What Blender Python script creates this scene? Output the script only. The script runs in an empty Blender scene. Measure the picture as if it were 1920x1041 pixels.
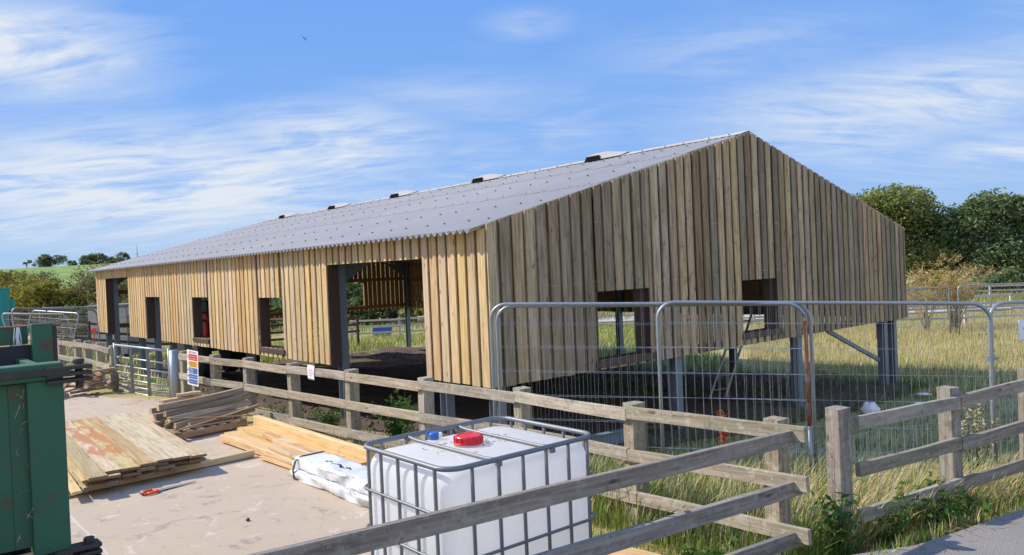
import bpy, math, random
import numpy as np
from mathutils import Vector, Matrix, Euler, noise as mnoise
R = math.radians
rnd = random.Random(7)
rng = np.random.default_rng(11)
S = bpy.context.scene
COL = S.collection

# ------------------------------------------------------------------ camera
EYE = Vector((0, 0, 2.4))
PITCH, ROLL = -0.0117, 0.0427
fw = Vector((0, math.cos(PITCH), math.sin(PITCH)))
r0 = Vector((1, 0, 0)); u0 = r0.cross(fw)
rt = r0 * math.cos(ROLL) - u0 * math.sin(ROLL)
upv = r0 * math.sin(ROLL) + u0 * math.cos(ROLL)
cd = bpy.data.cameras.new('camera'); cam = bpy.data.objects.new('camera', cd); COL.objects.link(cam)
m3 = Matrix((rt, upv, -fw)).transposed()
cam.matrix_world = Matrix.Translation(EYE) @ m3.to_4x4()
cd.sensor_width = 36; cd.lens = 1449.8 / 1920 * 36; cd.clip_start = 0.05; cd.clip_end = 6000
S.camera = cam

# ------------------------------------------------------------------ sun, sky, exposure
SUN_EL = R(38)
sh = Vector((-0.965, 0.262)).normalized()
sun_dir = Vector((sh.x * math.cos(SUN_EL), sh.y * math.cos(SUN_EL), math.sin(SUN_EL)))
sl = bpy.data.lights.new('sun', 'SUN'); sl.energy = 3.9; sl.angle = R(0.5); sl.color = (1.0, 0.90, 0.755)
so = bpy.data.objects.new('sun', sl); COL.objects.link(so)
so.rotation_euler = sun_dir.to_track_quat('Z', 'Y').to_euler()
S.view_settings.view_transform = 'Standard'; S.view_settings.look = 'None'
S.view_settings.exposure = 0.62; S.view_settings.gamma = 1
W = bpy.data.worlds.new('World'); S.world = W; W.use_nodes = True
nt = W.node_tree; N = nt.nodes; L = nt.links; N.clear()
sky = N.new('ShaderNodeTexSky'); sky.sky_type = 'NISHITA'; sky.sun_disc = False
sky.sun_elevation = SUN_EL; sky.sun_rotation = math.atan2(sh.x, sh.y)
sky.air_density = 1.0; sky.dust_density = 0.15; sky.ozone_density = 2.5; sky.altitude = 100
bg = N.new('ShaderNodeBackground'); bg.inputs[1].default_value = 0.15
out = N.new('ShaderNodeOutputWorld')


def nd(tree, typ, **kw):
    n = tree.nodes.new(typ)
    for k, v in kw.items():
        if k.startswith('i_'):
            key = k[2:]
            key = int(key) if key.isdigit() else key
            n.inputs[key].default_value = v
        else:
            setattr(n, k, v)
    return n


def vmath(tree, op, a, b):
    n = tree.nodes.new('ShaderNodeVectorMath'); n.operation = op
    for i, q in enumerate((a, b)):
        if isinstance(q, (tuple, list, Vector)): n.inputs[i].default_value = q
        elif q is not None: tree.links.new(q, n.inputs[i])
    return n.outputs['Value'] if op in ('DOT_PRODUCT', 'LENGTH') else n.outputs[0]


def fmath(tree, op, a, b=0.0, c=None, clamp=False):
    n = tree.nodes.new('ShaderNodeMath'); n.operation = op; n.use_clamp = clamp
    for i, q in enumerate((a, b, c)):
        if q is None: continue
        if isinstance(q, (int, float)): n.inputs[i].default_value = q
        else: tree.links.new(q, n.inputs[i])
    return n.outputs[0]


def smooth(tree, x, lo, hi):
    n = tree.nodes.new('ShaderNodeMapRange'); n.interpolation_type = 'SMOOTHSTEP'
    tree.links.new(x, n.inputs[0]); n.inputs[1].default_value = lo; n.inputs[2].default_value = hi
    return n.outputs[0]


def mixc(tree, f, a, b, blend='MIX'):
    n = tree.nodes.new('ShaderNodeMix'); n.data_type = 'RGBA'; n.blend_type = blend
    for i, q in ((0, f), (6, a), (7, b)):
        if isinstance(q, (int, float)): n.inputs[i].default_value = q
        elif isinstance(q, (tuple, list)): n.inputs[i].default_value = (*q[:3], 1)
        else: tree.links.new(q, n.inputs[i])
    return n.outputs[2]


# cirrus clouds on a plane high above, by sky direction
tc = N.new('ShaderNodeTexCoord')
sep = N.new('ShaderNodeSeparateXYZ'); L.new(tc.outputs['Generated'], sep.inputs[0])
zc = fmath(nt, 'ADD', fmath(nt, 'MAXIMUM', sep.outputs[2], 0.0), 0.22)
cx = fmath(nt, 'DIVIDE', sep.outputs[0], zc); cy = fmath(nt, 'DIVIDE', sep.outputs[1], zc)
cmb = N.new('ShaderNodeCombineXYZ'); L.new(cx, cmb.inputs[0]); L.new(cy, cmb.inputs[1])


def cloud_layer(rot, scl, off, nscale, detail, dist, rough=0.62):
    mp = N.new('ShaderNodeMapping'); L.new(cmb.outputs[0], mp.inputs[0])
    mp.inputs['Rotation'].default_value = (0, 0, rot); mp.inputs['Scale'].default_value = scl
    mp.inputs['Location'].default_value = off
    no = nd(nt, 'ShaderNodeTexNoise', i_Scale=nscale, i_Detail=detail, i_Distortion=dist)
    no.inputs['Roughness'].default_value = rough
    L.new(mp.outputs[0], no.inputs['Vector']); return no.outputs[0]


big = cloud_layer(0.3, (1, 1.3, 1), (3.4, 1.2, 0), 0.55, 3, 0.4)
wisp = cloud_layer(-0.5, (0.9, 2.0, 1), (1.7, 4.1, 0), 2.1, 9, 1.3, 0.54)
fine = cloud_layer(-0.35, (0.7, 3.0, 1), (6.0, 2.0, 0), 3.4, 10, 0.8, 0.68)
veil = cloud_layer(0.2, (0.7, 1.2, 1), (9.0, 5.0, 0), 0.8, 6, 1.2, 0.55)
az = fmath(nt, 'ARCTAN2', sep.outputs[0], sep.outputs[1])
bank = fmath(nt, 'MULTIPLY', smooth(nt, big, 0.50, 0.72), 0.45)
# cloud banks: bearing, height above the horizon, half sizes, weight
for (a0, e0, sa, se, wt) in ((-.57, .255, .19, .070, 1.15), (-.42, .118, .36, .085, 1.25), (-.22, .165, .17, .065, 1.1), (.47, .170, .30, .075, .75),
                             (.035, .300, .07, .022, .5), (.60, .105, .16, .030, .8), (-.07, .225, .20, .03, .35), (-.60, .070, .34, .035, .6), (.30, .25, .22, .05, .35), (2.5, .35, .9, .40, 1.0), (-2.6, .35, .7, .35, .9), (1.9, .25, .5, .2, .8)):  # last three banks are unseen, added behind the camera as fill light
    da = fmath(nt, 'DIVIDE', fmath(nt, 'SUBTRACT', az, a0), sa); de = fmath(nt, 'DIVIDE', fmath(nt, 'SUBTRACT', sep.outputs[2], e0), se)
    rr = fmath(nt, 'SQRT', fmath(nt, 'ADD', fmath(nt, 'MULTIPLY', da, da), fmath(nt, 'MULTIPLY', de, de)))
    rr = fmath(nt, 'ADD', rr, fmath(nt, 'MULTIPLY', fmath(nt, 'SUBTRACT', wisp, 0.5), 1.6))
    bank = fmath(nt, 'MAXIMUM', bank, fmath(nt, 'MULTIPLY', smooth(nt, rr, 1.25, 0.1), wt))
m2 = smooth(nt, wisp, 0.34, 0.70)
m3_ = smooth(nt, fine, 0.38, 0.74)
c1 = fmath(nt, 'MULTIPLY', bank, fmath(nt, 'ADD', fmath(nt, 'MULTIPLY', m2, 1.0), fmath(nt, 'ADD', fmath(nt, 'MULTIPLY', m3_, 0.42), 0.13)))
c2 = fmath(nt, 'MULTIPLY', fmath(nt, 'MULTIPLY', smooth(nt, veil, 0.42, 0.75), smooth(nt, fine, 0.3, 0.7)), 0.22)
cl = fmath(nt, 'ADD', c1, c2, clamp=True)
hz = fmath(nt, 'MULTIPLY', smooth(nt, sep.outputs[2], 0.16, 0.0), 0.06)
cl = fmath(nt, 'ADD', cl, hz, clamp=True)
SKYMIX = cl
tint = mixc(nt, 1.0, sky.outputs[0], (0.58, 0.83, 1.12), 'MULTIPLY')
gr = nd(nt, 'ShaderNodeValToRGB'); L.new(sep.outputs[2], gr.inputs[0])
ge = gr.color_ramp.elements; ge[0].position = 0.0; ge[0].color = (1.75, 2.50, 3.45, 1); ge[1].position = 0.75; ge[1].color = (0.95, 1.9, 4.2, 1)
for p_, c_ in ((0.10, (1.12, 2.05, 3.85)), (0.32, (0.78, 1.70, 3.80))):
    e_ = ge.new(p_); e_.color = (*c_, 1)
base_sky = mixc(nt, 0.04, gr.outputs[0], tint)
cloud_and_fill = mixc(nt, smooth(nt, sep.outputs[1], 0.2, -0.3), (3.25, 3.55, 3.95), (6.8, 6.5, 6.1))  # clouds behind the camera made brighter, as added fill for the gable
final = mixc(nt, cl, base_sky, cloud_and_fill)
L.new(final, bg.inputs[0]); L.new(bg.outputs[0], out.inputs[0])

# ------------------------------------------------------------------ materials


def newmat(name):
    m = bpy.data.materials.new(name); m.use_nodes = True
    t = m.node_tree; b = t.nodes['Principled BSDF']
    return m, t, b


def coords(t, scale=(1, 1, 1), rand=True, kind='Object'):
    tcn = t.nodes.new('ShaderNodeTexCoord'); v = tcn.outputs[kind]
    if rand:
        g = t.nodes.new('ShaderNodeNewGeometry'); oi = t.nodes.new('ShaderNodeObjectInfo')
        s = fmath(t, 'ADD', fmath(t, 'MULTIPLY', g.outputs['Random Per Island'], 37.0), fmath(t, 'MULTIPLY', oi.outputs['Random'], 91.0))
        cb = t.nodes.new('ShaderNodeCombineXYZ')
        for i in range(3): t.links.new(s, cb.inputs[i])
        v = vmath(t, 'ADD', v, cb.outputs[0])
        frac = fmath(t, 'FRACT', fmath(t, 'MULTIPLY', s, 7.31))
    else:
        frac = None
    mp = t.nodes.new('ShaderNodeMapping'); t.links.new(v, mp.inputs[0]); mp.inputs['Scale'].default_value = scale
    return mp.outputs[0], frac, v


def noise_n(t, vec, scale, detail=5, rough=0.55, dist=0):
    n = nd(t, 'ShaderNodeTexNoise', i_Scale=scale, i_Detail=detail, i_Distortion=dist)
    n.inputs['Roughness'].default_value = rough
    t.links.new(vec, n.inputs['Vector']); return n.outputs[0]


def bump(t, b, h, strength=0.3, dist=0.01):
    n = t.nodes.new('ShaderNodeBump'); n.inputs['Strength'].default_value = strength
    n.inputs['Distance'].default_value = dist; t.links.new(h, n.inputs['Height']); t.links.new(n.outputs[0], b.inputs['Normal'])


def wood(name, dark, mid, light, axis='X', var=0.35, rough=0.75, knots=True, lich=None, green=0.0, bstr=0.35, marks=False):
    m, t, b = newmat(name)
    ai = 'XYZ'.index(axis)
    sc = [14.0] * 3; sc[ai] = 0.9
    v, fr, raw = coords(t, sc)
    n1 = noise_n(t, v, 1.6, 7, 0.62, 0.5)
    sc2 = [70.0] * 3; sc2[ai] = 2.5
    mp2 = t.nodes.new('ShaderNodeMapping'); t.links.new(raw, mp2.inputs[0]); mp2.inputs['Scale'].default_value = sc2
    n2 = noise_n(t, mp2.outputs[0], 1.0, 4, 0.6)
    f = fmath(t, 'ADD', fmath(t, 'MULTIPLY', n1, 0.75), fmath(t, 'MULTIPLY', n2, 0.45))
    rp = t.nodes.new('ShaderNodeValToRGB'); t.links.new(f, rp.inputs[0])
    e = rp.color_ramp.elements; e[0].position = 0.38; e[0].color = (*dark, 1); e[1].position = 0.80; e[1].color = (*light, 1)
    k = e.new(0.58); k.color = (*mid, 1)
    c = rp.outputs[0]
    hsv = t.nodes.new('ShaderNodeHueSaturation'); t.links.new(c, hsv.inputs['Color'])
    t.links.new(fmath(t, 'ADD', fmath(t, 'MULTIPLY', fr, var * 1.2), 1 - var * 0.6), hsv.inputs['Value'])
    t.links.new(fmath(t, 'ADD', fmath(t, 'MULTIPLY', fmath(t, 'FRACT', fmath(t, 'MULTIPLY', fr, 13.7)), 0.024), 0.489), hsv.inputs['Hue'])
    t.links.new(fmath(t, 'ADD', fmath(t, 'MULTIPLY', fmath(t, 'FRACT', fmath(t, 'MULTIPLY', fr, 5.3)), 0.45), 0.78), hsv.inputs['Saturation'])
    c = hsv.outputs[0]
    if knots:
        sc3 = [8.0] * 3; sc3[ai] = 2.6
        mp3 = t.nodes.new('ShaderNodeMapping'); t.links.new(raw, mp3.inputs[0]); mp3.inputs['Scale'].default_value = sc3
        vo = nd(t, 'ShaderNodeTexVoronoi', i_Scale=1.0); t.links.new(mp3.outputs[0], vo.inputs['Vector'])
        kn = smooth(t, fmath(t, 'ADD', vo.outputs['Distance'], fmath(t, 'MULTIPLY', n2, 0.08)), 0.19, 0.09)
        c = mixc(t, fmath(t, 'MULTIPLY', kn, 0.75), c, tuple(x * 0.45 for x in dark))
    if green:
        gn = noise_n(t, raw, 1.7, 4, 0.6)
        c = mixc(t, fmath(t, 'MULTIPLY', smooth(t, gn, 0.5, 0.7), green), c, (mid[0] * 0.72, mid[1] * 0.92, mid[2] * 0.6))
    if marks:
        tz = t.nodes.new('ShaderNodeTexCoord'); sz = t.nodes.new('ShaderNodeSeparateXYZ'); t.links.new(tz.outputs['Object'], sz.inputs[0])
        zz = fmath(t, 'FRACT', fmath(t, 'ADD', fmath(t, 'MULTIPLY', sz.outputs[2], 1.15), fmath(t, 'MULTIPLY', fr, 0.16)))
        bm_ = smooth(t, fmath(t, 'ABSOLUTE', fmath(t, 'SUBTRACT', zz, 0.5)), 0.012, 0.006)
        on = fmath(t, 'GREATER_THAN', fmath(t, 'FRACT', fmath(t, 'MULTIPLY', fr, 23.1)), 0.45)
        wn_ = noise_n(t, tz.outputs['Object'], 7.0, 3)
        c = mixc(t, fmath(t, 'MULTIPLY', fmath(t, 'MULTIPLY', bm_, on), fmath(t, 'MULTIPLY', smooth(t, wn_, 0.42, 0.6), 0.45)), c, light)
        mo = noise_n(t, raw, 5.0, 7, 0.7, 0.6)
        c = mixc(t, fmath(t, 'MULTIPLY', smooth(t, mo, 0.56, 0.68), 0.55), c, (0.11, 0.10, 0.085))
    if lich:
        ln = noise_n(t, raw, 13.0, 8, 0.78)
        c = mixc(t, fmath(t, 'MULTIPLY', smooth(t, ln, 0.52, 0.62), 0.5), c, lich)
        lk = noise_n(t, raw, 24.0, 6, 0.75)
        c = mixc(t, fmath(t, 'MULTIPLY', smooth(t, lk, 0.56, 0.64), 0.6), c, (0.12, 0.105, 0.085))
        ln2 = noise_n(t, raw, 2.3, 5, 0.7)
        c = mixc(t, fmath(t, 'MULTIPLY', smooth(t, ln2, 0.60, 0.70), 0.55), c, (0.10, 0.095, 0.08))
        ln3 = noise_n(t, raw, 1.1, 6, 0.7)
        c = mixc(t, fmath(t, 'MULTIPLY', smooth(t, ln3, 0.68, 0.76), 0.8), c, (0.42, 0.27, 0.05))
    t.links.new(c, b.inputs['Base Color']); b.inputs['Roughness'].default_value = rough
    b.inputs['Specular IOR Level'].default_value = 0.25
    bump(t, b, f, bstr, 0.006)
    return m


def plain(name, col, rough=0.5, metal=0.0, nscale=6.0, amt=0.25, bstr=0.1, spec=0.5, dirt=None, dirt_amt=0.5, dscale=2.5):
    m, t, b = newmat(name)
    v, fr, raw = coords(t, (1, 1, 1))
    n = noise_n(t, v, nscale, 6, 0.6)
    c = mixc(t, n, tuple(x * (1 - amt) for x in col), tuple(min(1, x * (1 + amt)) for x in col))
    if dirt:
        d = noise_n(t, v, dscale, 8, 0.68, 0.3)
        c = mixc(t, fmath(t, 'MULTIPLY', smooth(t, d, 0.52, 0.66), dirt_amt), c, dirt)
    t.links.new(c, b.inputs['Base Color']); b.inputs['Roughness'].default_value = rough
    b.inputs['Metallic'].default_value = metal; b.inputs['Specular IOR Level'].default_value = spec
    rr = fmath(t, 'ADD', fmath(t, 'MULTIPLY', n, 0.3), rough - 0.15, clamp=True); t.links.new(rr, b.inputs['Roughness'])
    if bstr: bump(t, b, n, bstr, 0.01)
    return m


def leafmat(name, c1, c2, c3=None, trans=0.35):
    m, t, b = newmat(name)
    g = t.nodes.new('ShaderNodeNewGeometry')
    tcn = t.nodes.new('ShaderNodeTexCoord')
    n = noise_n(t, tcn.outputs['Object'], 0.55, 3, 0.6)
    f = fmath(t, 'ADD', fmath(t, 'MULTIPLY', g.outputs['Random Per Island'], 0.6), fmath(t, 'MULTIPLY', smooth(t, n, 0.35, 0.65), 0.5), clamp=True)
    rp = t.nodes.new('ShaderNodeValToRGB'); t.links.new(f, rp.inputs[0])
    e = rp.color_ramp.elements; e[0].position = 0.1; e[0].color = (*c1, 1); e[1].position = 0.9; e[1].color = (*(c3 or c2), 1)
    k = e.new(0.5); k.color = (*c2, 1)
    t.links.new(rp.outputs[0], b.inputs['Base Color']); b.inputs['Roughness'].default_value = 0.6
    b.inputs['Specular IOR Level'].default_value = 0.3
    tr = t.nodes.new('ShaderNodeBsdfTranslucent'); t.links.new(rp.outputs[0], tr.inputs[0])
    mx = t.nodes.new('ShaderNodeMixShader'); mx.inputs[0].default_value = trans
    t.links.new(b.outputs[0], mx.inputs[1]); t.links.new(tr.outputs[0], mx.inputs[2])
    t.links.new(mx.outputs[0], t.nodes['Material Output'].inputs[0])
    return m


def grassmat():
    m, t, b = newmat('grass_blades')
    at = t.nodes.new('ShaderNodeAttribute'); at.attribute_name = 'tint'
    t.links.new(at.outputs['Color'], b.inputs['Base Color']); b.inputs['Roughness'].default_value = 0.6
    b.inputs['Specular IOR Level'].default_value = 0.25
    tr = t.nodes.new('ShaderNodeBsdfTranslucent'); t.links.new(at.outputs['Color'], tr.inputs[0])
    mx = t.nodes.new('ShaderNodeMixShader'); mx.inputs[0].default_value = 0.5
    t.links.new(b.outputs[0], mx.inputs[1]); t.links.new(tr.outputs[0], mx.inputs[2])
    t.links.new(mx.outputs[0], t.nodes['Material Output'].inputs[0])
    return m


M = {}
M['endgrain'] = plain('shade_dark_end_grain', (0.22, 0.15, 0.09), 0.9, 0, 40, 0.4, 0.3)  # dark end grain; the shade on the board ends is put into the colour
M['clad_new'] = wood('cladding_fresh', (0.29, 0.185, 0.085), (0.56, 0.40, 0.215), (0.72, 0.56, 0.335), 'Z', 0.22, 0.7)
M['clad_gable'] = wood('cladding_shaded_older', (0.105, 0.070, 0.043), (0.345, 0.262, 0.172), (0.54, 0.43, 0.30), 'Z', 0.72, 0.8, green=0.3, marks=True)  # side wall timber again; gable shade and age put into a greyer colour
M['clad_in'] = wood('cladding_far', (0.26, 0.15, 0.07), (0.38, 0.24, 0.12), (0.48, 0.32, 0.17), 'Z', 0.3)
M['fence'] = wood('weathered_rail', (0.13, 0.105, 0.08), (0.31, 0.265, 0.205), (0.46, 0.41, 0.335), 'X', 0.30, 0.9, lich=(0.52, 0.49, 0.41), green=0.25, bstr=0.6)
M['fence_grey'] = wood('weathered_grey_rail', (0.12, 0.10, 0.08), (0.27, 0.235, 0.195), (0.40, 0.36, 0.31), 'X', 0.25, 0.9, lich=(0.40, 0.38, 0.33), green=0.15, bstr=0.6)
M['fence_road'] = wood('shade_darkened_rail', (0.09, 0.078, 0.065), (0.20, 0.178, 0.152), (0.31, 0.28, 0.245), 'X', 0.25, 0.9, lich=(0.35, 0.33, 0.29), bstr=0.6)  # roadside rails: shade on their near faces is painted in as darker wood
M['fence_dark'] = wood('dark_brown_rail', (0.05, 0.035, 0.025), (0.10, 0.07, 0.05), (0.17, 0.125, 0.09), 'X', 0.3, 0.9)
M['fence_far'] = wood('bleached_rail', (0.30, 0.27, 0.24), (0.46, 0.43, 0.39), (0.58, 0.55, 0.51), 'X', 0.3, 0.9)
M['board'] = wood('treated_board', (0.22, 0.15, 0.07), (0.43, 0.33, 0.19), (0.56, 0.45, 0.29), 'X', 0.3, 0.8, green=0.5)
M['timber'] = wood('fresh_timber', (0.40, 0.25, 0.11), (0.60, 0.42, 0.22), (0.72, 0.54, 0.32), 'X', 0.3, 0.7)
M['old_timber'] = wood('old_timber', (0.14, 0.10, 0.07), (0.33, 0.26, 0.185), (0.50, 0.41, 0.31), 'X', 0.55, 0.9)
M['mid_timber'] = wood('mixed_timber', (0.22, 0.13, 0.07), (0.42, 0.28, 0.16), (0.55, 0.40, 0.25), 'X', 0.5, 0.85)
M['rail_in'] = wood('inner_rail', (0.22, 0.12, 0.055), (0.34, 0.20, 0.09), (0.42, 0.27, 0.14), 'X', 0.2)
M['galv'] = plain('galvanised_steel', (0.30, 0.33, 0.36), 0.45, 0.5, 30, 0.18, 0.05)
M['galv_cage'] = plain('dull_cage_steel', (0.17, 0.185, 0.205), 0.5, 0.3, 30, 0.2, 0.05)
M['galv_wire'] = plain('galvanised_wire', (0.34, 0.36, 0.38), 0.5, 0.4, 30, 0.2, 0)
M['rust'] = plain('rusted_steel', (0.30, 0.11, 0.045), 0.8, 0.1, 25, 0.4, 0.2, dirt=(0.40, 0.42, 0.44), dirt_amt=0.6, dscale=5)
M['steel'] = plain('primed_steel', (0.20, 0.245, 0.29), 0.5, 0.25, 6, 0.15, 0.05, dirt=(0.30, 0.33, 0.36), dirt_amt=0.4)
M['trim'] = plain('brown_trim', (0.075, 0.048, 0.040), 0.45, 0, 5, 0.15, 0.02)
M['dark'] = plain('dark_plastic', (0.02, 0.02, 0.022), 0.5, 0, 8, 0.2, 0.02)
M['rubber'] = plain('black_rubber', (0.025, 0.025, 0.025), 0.85, 0, 8, 0.2, 0.1)
M['ibc'] = plain('white_tank_plastic', (0.88, 0.88, 0.88), 0.38, 0, 3, 0.03, 0.02, dirt=(0.60, 0.57, 0.52), dirt_amt=0.16, dscale=7)
M['ibc'].node_tree.nodes['Principled BSDF'].inputs['Subsurface Weight'].default_value = 0.25
M['ibc'].node_tree.nodes['Principled BSDF'].inputs['Subsurface Scale'].default_value = 0.05
def _trans(m, amt, col):
    t = m.node_tree; b = t.nodes['Principled BSDF']; tr = t.nodes.new('ShaderNodeBsdfTranslucent'); tr.inputs[0].default_value = (*col, 1)
    mx = t.nodes.new('ShaderNodeMixShader'); mx.inputs[0].default_value = amt
    t.links.new(b.outputs[0], mx.inputs[1]); t.links.new(tr.outputs[0], mx.inputs[2]); t.links.new(mx.outputs[0], t.nodes['Material Output'].inputs[0])


M['ibc'].node_tree.nodes['Principled BSDF'].inputs['Subsurface Weight'].default_value = 0.0
_t = M['ibc'].node_tree; _b = _t.nodes['Principled BSDF']; _src = _b.inputs['Base Color'].links[0].from_socket
_tc = _t.nodes.new('ShaderNodeTexCoord'); _n = noise_n(_t, _tc.outputs['Object'], 22.0, 6, 0.7, 1.5); _n2 = noise_n(_t, _tc.outputs['Object'], 3.0, 3)
_t.links.new(mixc(_t, fmath(_t, 'MULTIPLY', fmath(_t, 'MULTIPLY', smooth(_t, _n, 0.66, 0.72), smooth(_t, _n2, 0.45, 0.6)), 0.7), _src, (0.30, 0.27, 0.22)), _b.inputs['Base Color'])
_trans(M['ibc'], 0.62, (0.97, 0.97, 0.97))
M['red'] = plain('red_plastic', (0.62, 0.012, 0.02), 0.35, 0, 5, 0.1, 0.0, dirt=(0.5, 0.2, 0.16), dirt_amt=0.25, dscale=12)
M['blue'] = plain('blue_plastic', (0.03, 0.13, 0.48), 0.35, 0, 5, 0.1, 0)
M['white'] = plain('white_sheet', (0.80, 0.80, 0.80), 0.5, 0, 4, 0.03, 0.02)
M['wrap'] = plain('white_wrap', (0.72, 0.75, 0.78), 0.28, 0, 12, 0.08, 0.35, dirt=(0.50, 0.52, 0.54), dirt_amt=0.3, dscale=9)
M['paper'] = plain('paper', (0.78, 0.80, 0.84), 0.6, 0, 8, 0.04, 0.05)
M['s_red'] = plain('sign_red', (0.65, 0.03, 0.035), 0.5, 0, 5, 0.03, 0)
M['s_yel'] = plain('sign_yellow', (0.80, 0.44, 0.02), 0.5, 0, 5, 0.03, 0)
M['s_blu'] = plain('sign_blue', (0.03, 0.11, 0.36), 0.5, 0, 5, 0.03, 0)
M['s_blk'] = plain('sign_black', (0.02, 0.02, 0.02), 0.5, 0, 5, 0.03, 0)
M['void'] = plain('vent_shade_black', (0.012, 0.012, 0.013), 0.95, 0, 8, 0.2, 0, spec=0.0)  # flat black standing in for the shade inside the ridge vents
M['skip'] = plain('green_skip_paint', (0.026, 0.112, 0.062), 0.62, 0, 2, 0.3, 0.12, dirt=(0.10, 0.055, 0.035), dirt_amt=0.9, dscale=5.5)
M['skip_dark'] = plain('rusty_dark_iron', (0.05, 0.045, 0.035), 0.75, 0.1, 9, 0.35, 0.3, dirt=(0.11, 0.06, 0.04), dirt_amt=0.6)
M['inside'] = plain('dark_inner_steel', (0.030, 0.032, 0.040), 0.8, 0, 5, 0.3, 0.1, dirt=(0.06, 0.04, 0.03), dirt_amt=0.6)
M['teal'] = plain('teal_paint', (0.0, 0.24, 0.22), 0.5, 0, 3, 0.08, 0.02)
M['mred'] = plain('red_machine_paint', (0.50, 0.015, 0.02), 0.35, 0.1, 4, 0.15, 0.02)
M['orange'] = plain('orange_plastic', (0.75, 0.10, 0.02), 0.45, 0, 4, 0.1, 0)
M['shed'] = wood('pale_shed_boards', (0.40, 0.39, 0.37), (0.52, 0.51, 0.50), (0.62, 0.61, 0.60), 'X', 0.15, 0.8, knots=False)
M['shedroof'] = plain('shed_felt', (0.16, 0.17, 0.18), 0.8, 0, 8, 0.2, 0.1)
M['bark'] = plain('bark', (0.10, 0.075, 0.05), 0.9, 0, 7, 0.4, 0.4)
M['barkpale'] = plain('pale_bark', (0.34, 0.28, 0.20), 0.9, 0, 7, 0.35, 0.3)
M['log'] = plain('felled_log', (0.26, 0.22, 0.18), 0.9, 0, 7, 0.4, 0.4)
M['logs_dark'] = plain('dark_bark_log', (0.10, 0.08, 0.075), 0.9, 0, 7, 0.4, 0.4)
M['bird'] = plain('bird_feather', (0.08, 0.08, 0.10), 0.7, 0, 7, 0.2, 0)
M['alu'] = plain('ladder_aluminium', (0.35, 0.35, 0.34), 0.45, 0.4, 20, 0.2, 0.05)
M['leaf_oak'] = leafmat('leaves_olive', (0.11, 0.14, 0.035), (0.20, 0.235, 0.06), (0.30, 0.32, 0.10))
M['leaf_dark'] = leafmat('leaves_deep_green', (0.085, 0.13, 0.05), (0.15, 0.21, 0.08), (0.24, 0.30, 0.14))
M['leaf_gorse'] = leafmat('leaves_gorse', (0.10, 0.11, 0.022), (0.22, 0.20, 0.03), (0.38, 0.32, 0.04))
M['leaf_thorn'] = leafmat('leaves_thorn', (0.09, 0.10, 0.04), (0.155, 0.16, 0.06), (0.23, 0.22, 0.09))
M['leaf_hill'] = leafmat('leaves_far', (0.11, 0.14, 0.07), (0.16, 0.19, 0.09), (0.21, 0.24, 0.12))
M['leaf_gold'] = leafmat('leaves_golden', (0.32, 0.21, 0.06), (0.55, 0.40, 0.12), (0.68, 0.56, 0.26))
M['leaf_weed'] = leafmat('leaves_weed', (0.04, 0.10, 0.02), (0.08, 0.17, 0.03), (0.16, 0.26, 0.06))
M['leaf_dock'] = leafmat('dock_seed', (0.30, 0.05, 0.02), (0.42, 0.09, 0.03), (0.45, 0.16, 0.06))
M['leaf_thistle'] = leafmat('thistle_seed', (0.25, 0.20, 0.10), (0.42, 0.36, 0.20), (0.62, 0.56, 0.40))
M['grass'] = grassmat()


def roofmat():
    m, t, b = newmat('fibre_cement_sheet')
    v, fr, raw = coords(t, (1, 1, 1), False)
    n = noise_n(t, v, 1.2, 6, 0.6); n2 = noise_n(t, v, 20, 4, 0.6)
    f = fmath(t, 'ADD', fmath(t, 'MULTIPLY', n, 0.7), fmath(t, 'MULTIPLY', n2, 0.3))
    c = mixc(t, f, (0.40, 0.385, 0.375), (0.52, 0.50, 0.485))
    sp = t.nodes.new('ShaderNodeSeparateXYZ'); t.links.new(raw, sp.inputs[0])
    cbn = t.nodes.new('ShaderNodeCombineXYZ'); t.links.new(fmath(t, 'FLOOR', fmath(t, 'DIVIDE', sp.outputs[0], 2.11)), cbn.inputs[0]); t.links.new(fmath(t, 'FLOOR', fmath(t, 'DIVIDE', sp.outputs[1], 1.02)), cbn.inputs[1])
    wn = t.nodes.new('ShaderNodeTexWhiteNoise'); t.links.new(cbn.outputs[0], wn.inputs['Vector'])
    c = mixc(t, fmath(t, 'MULTIPLY', wn.outputs['Value'], 0.22), c, (0.30, 0.29, 0.285))
    ms_ = t.nodes.new('ShaderNodeMapping'); t.links.new(raw, ms_.inputs[0]); ms_.inputs['Scale'].default_value = (0.35, 6.0, 0.35)
    sn = noise_n(t, ms_.outputs[0], 1.0, 6, 0.65)
    c = mixc(t, fmath(t, 'MULTIPLY', smooth(t, sn, 0.52, 0.72), 0.35), c, (0.27, 0.26, 0.25))
    t.links.new(c, b.inputs['Base Color']); b.inputs['Roughness'].default_value = 0.85; b.inputs['Specular IOR Level'].default_value = 0.2
    bump(t, b, n2, 0.1, 0.003); return m


M['roof'] = roofmat()


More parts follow.
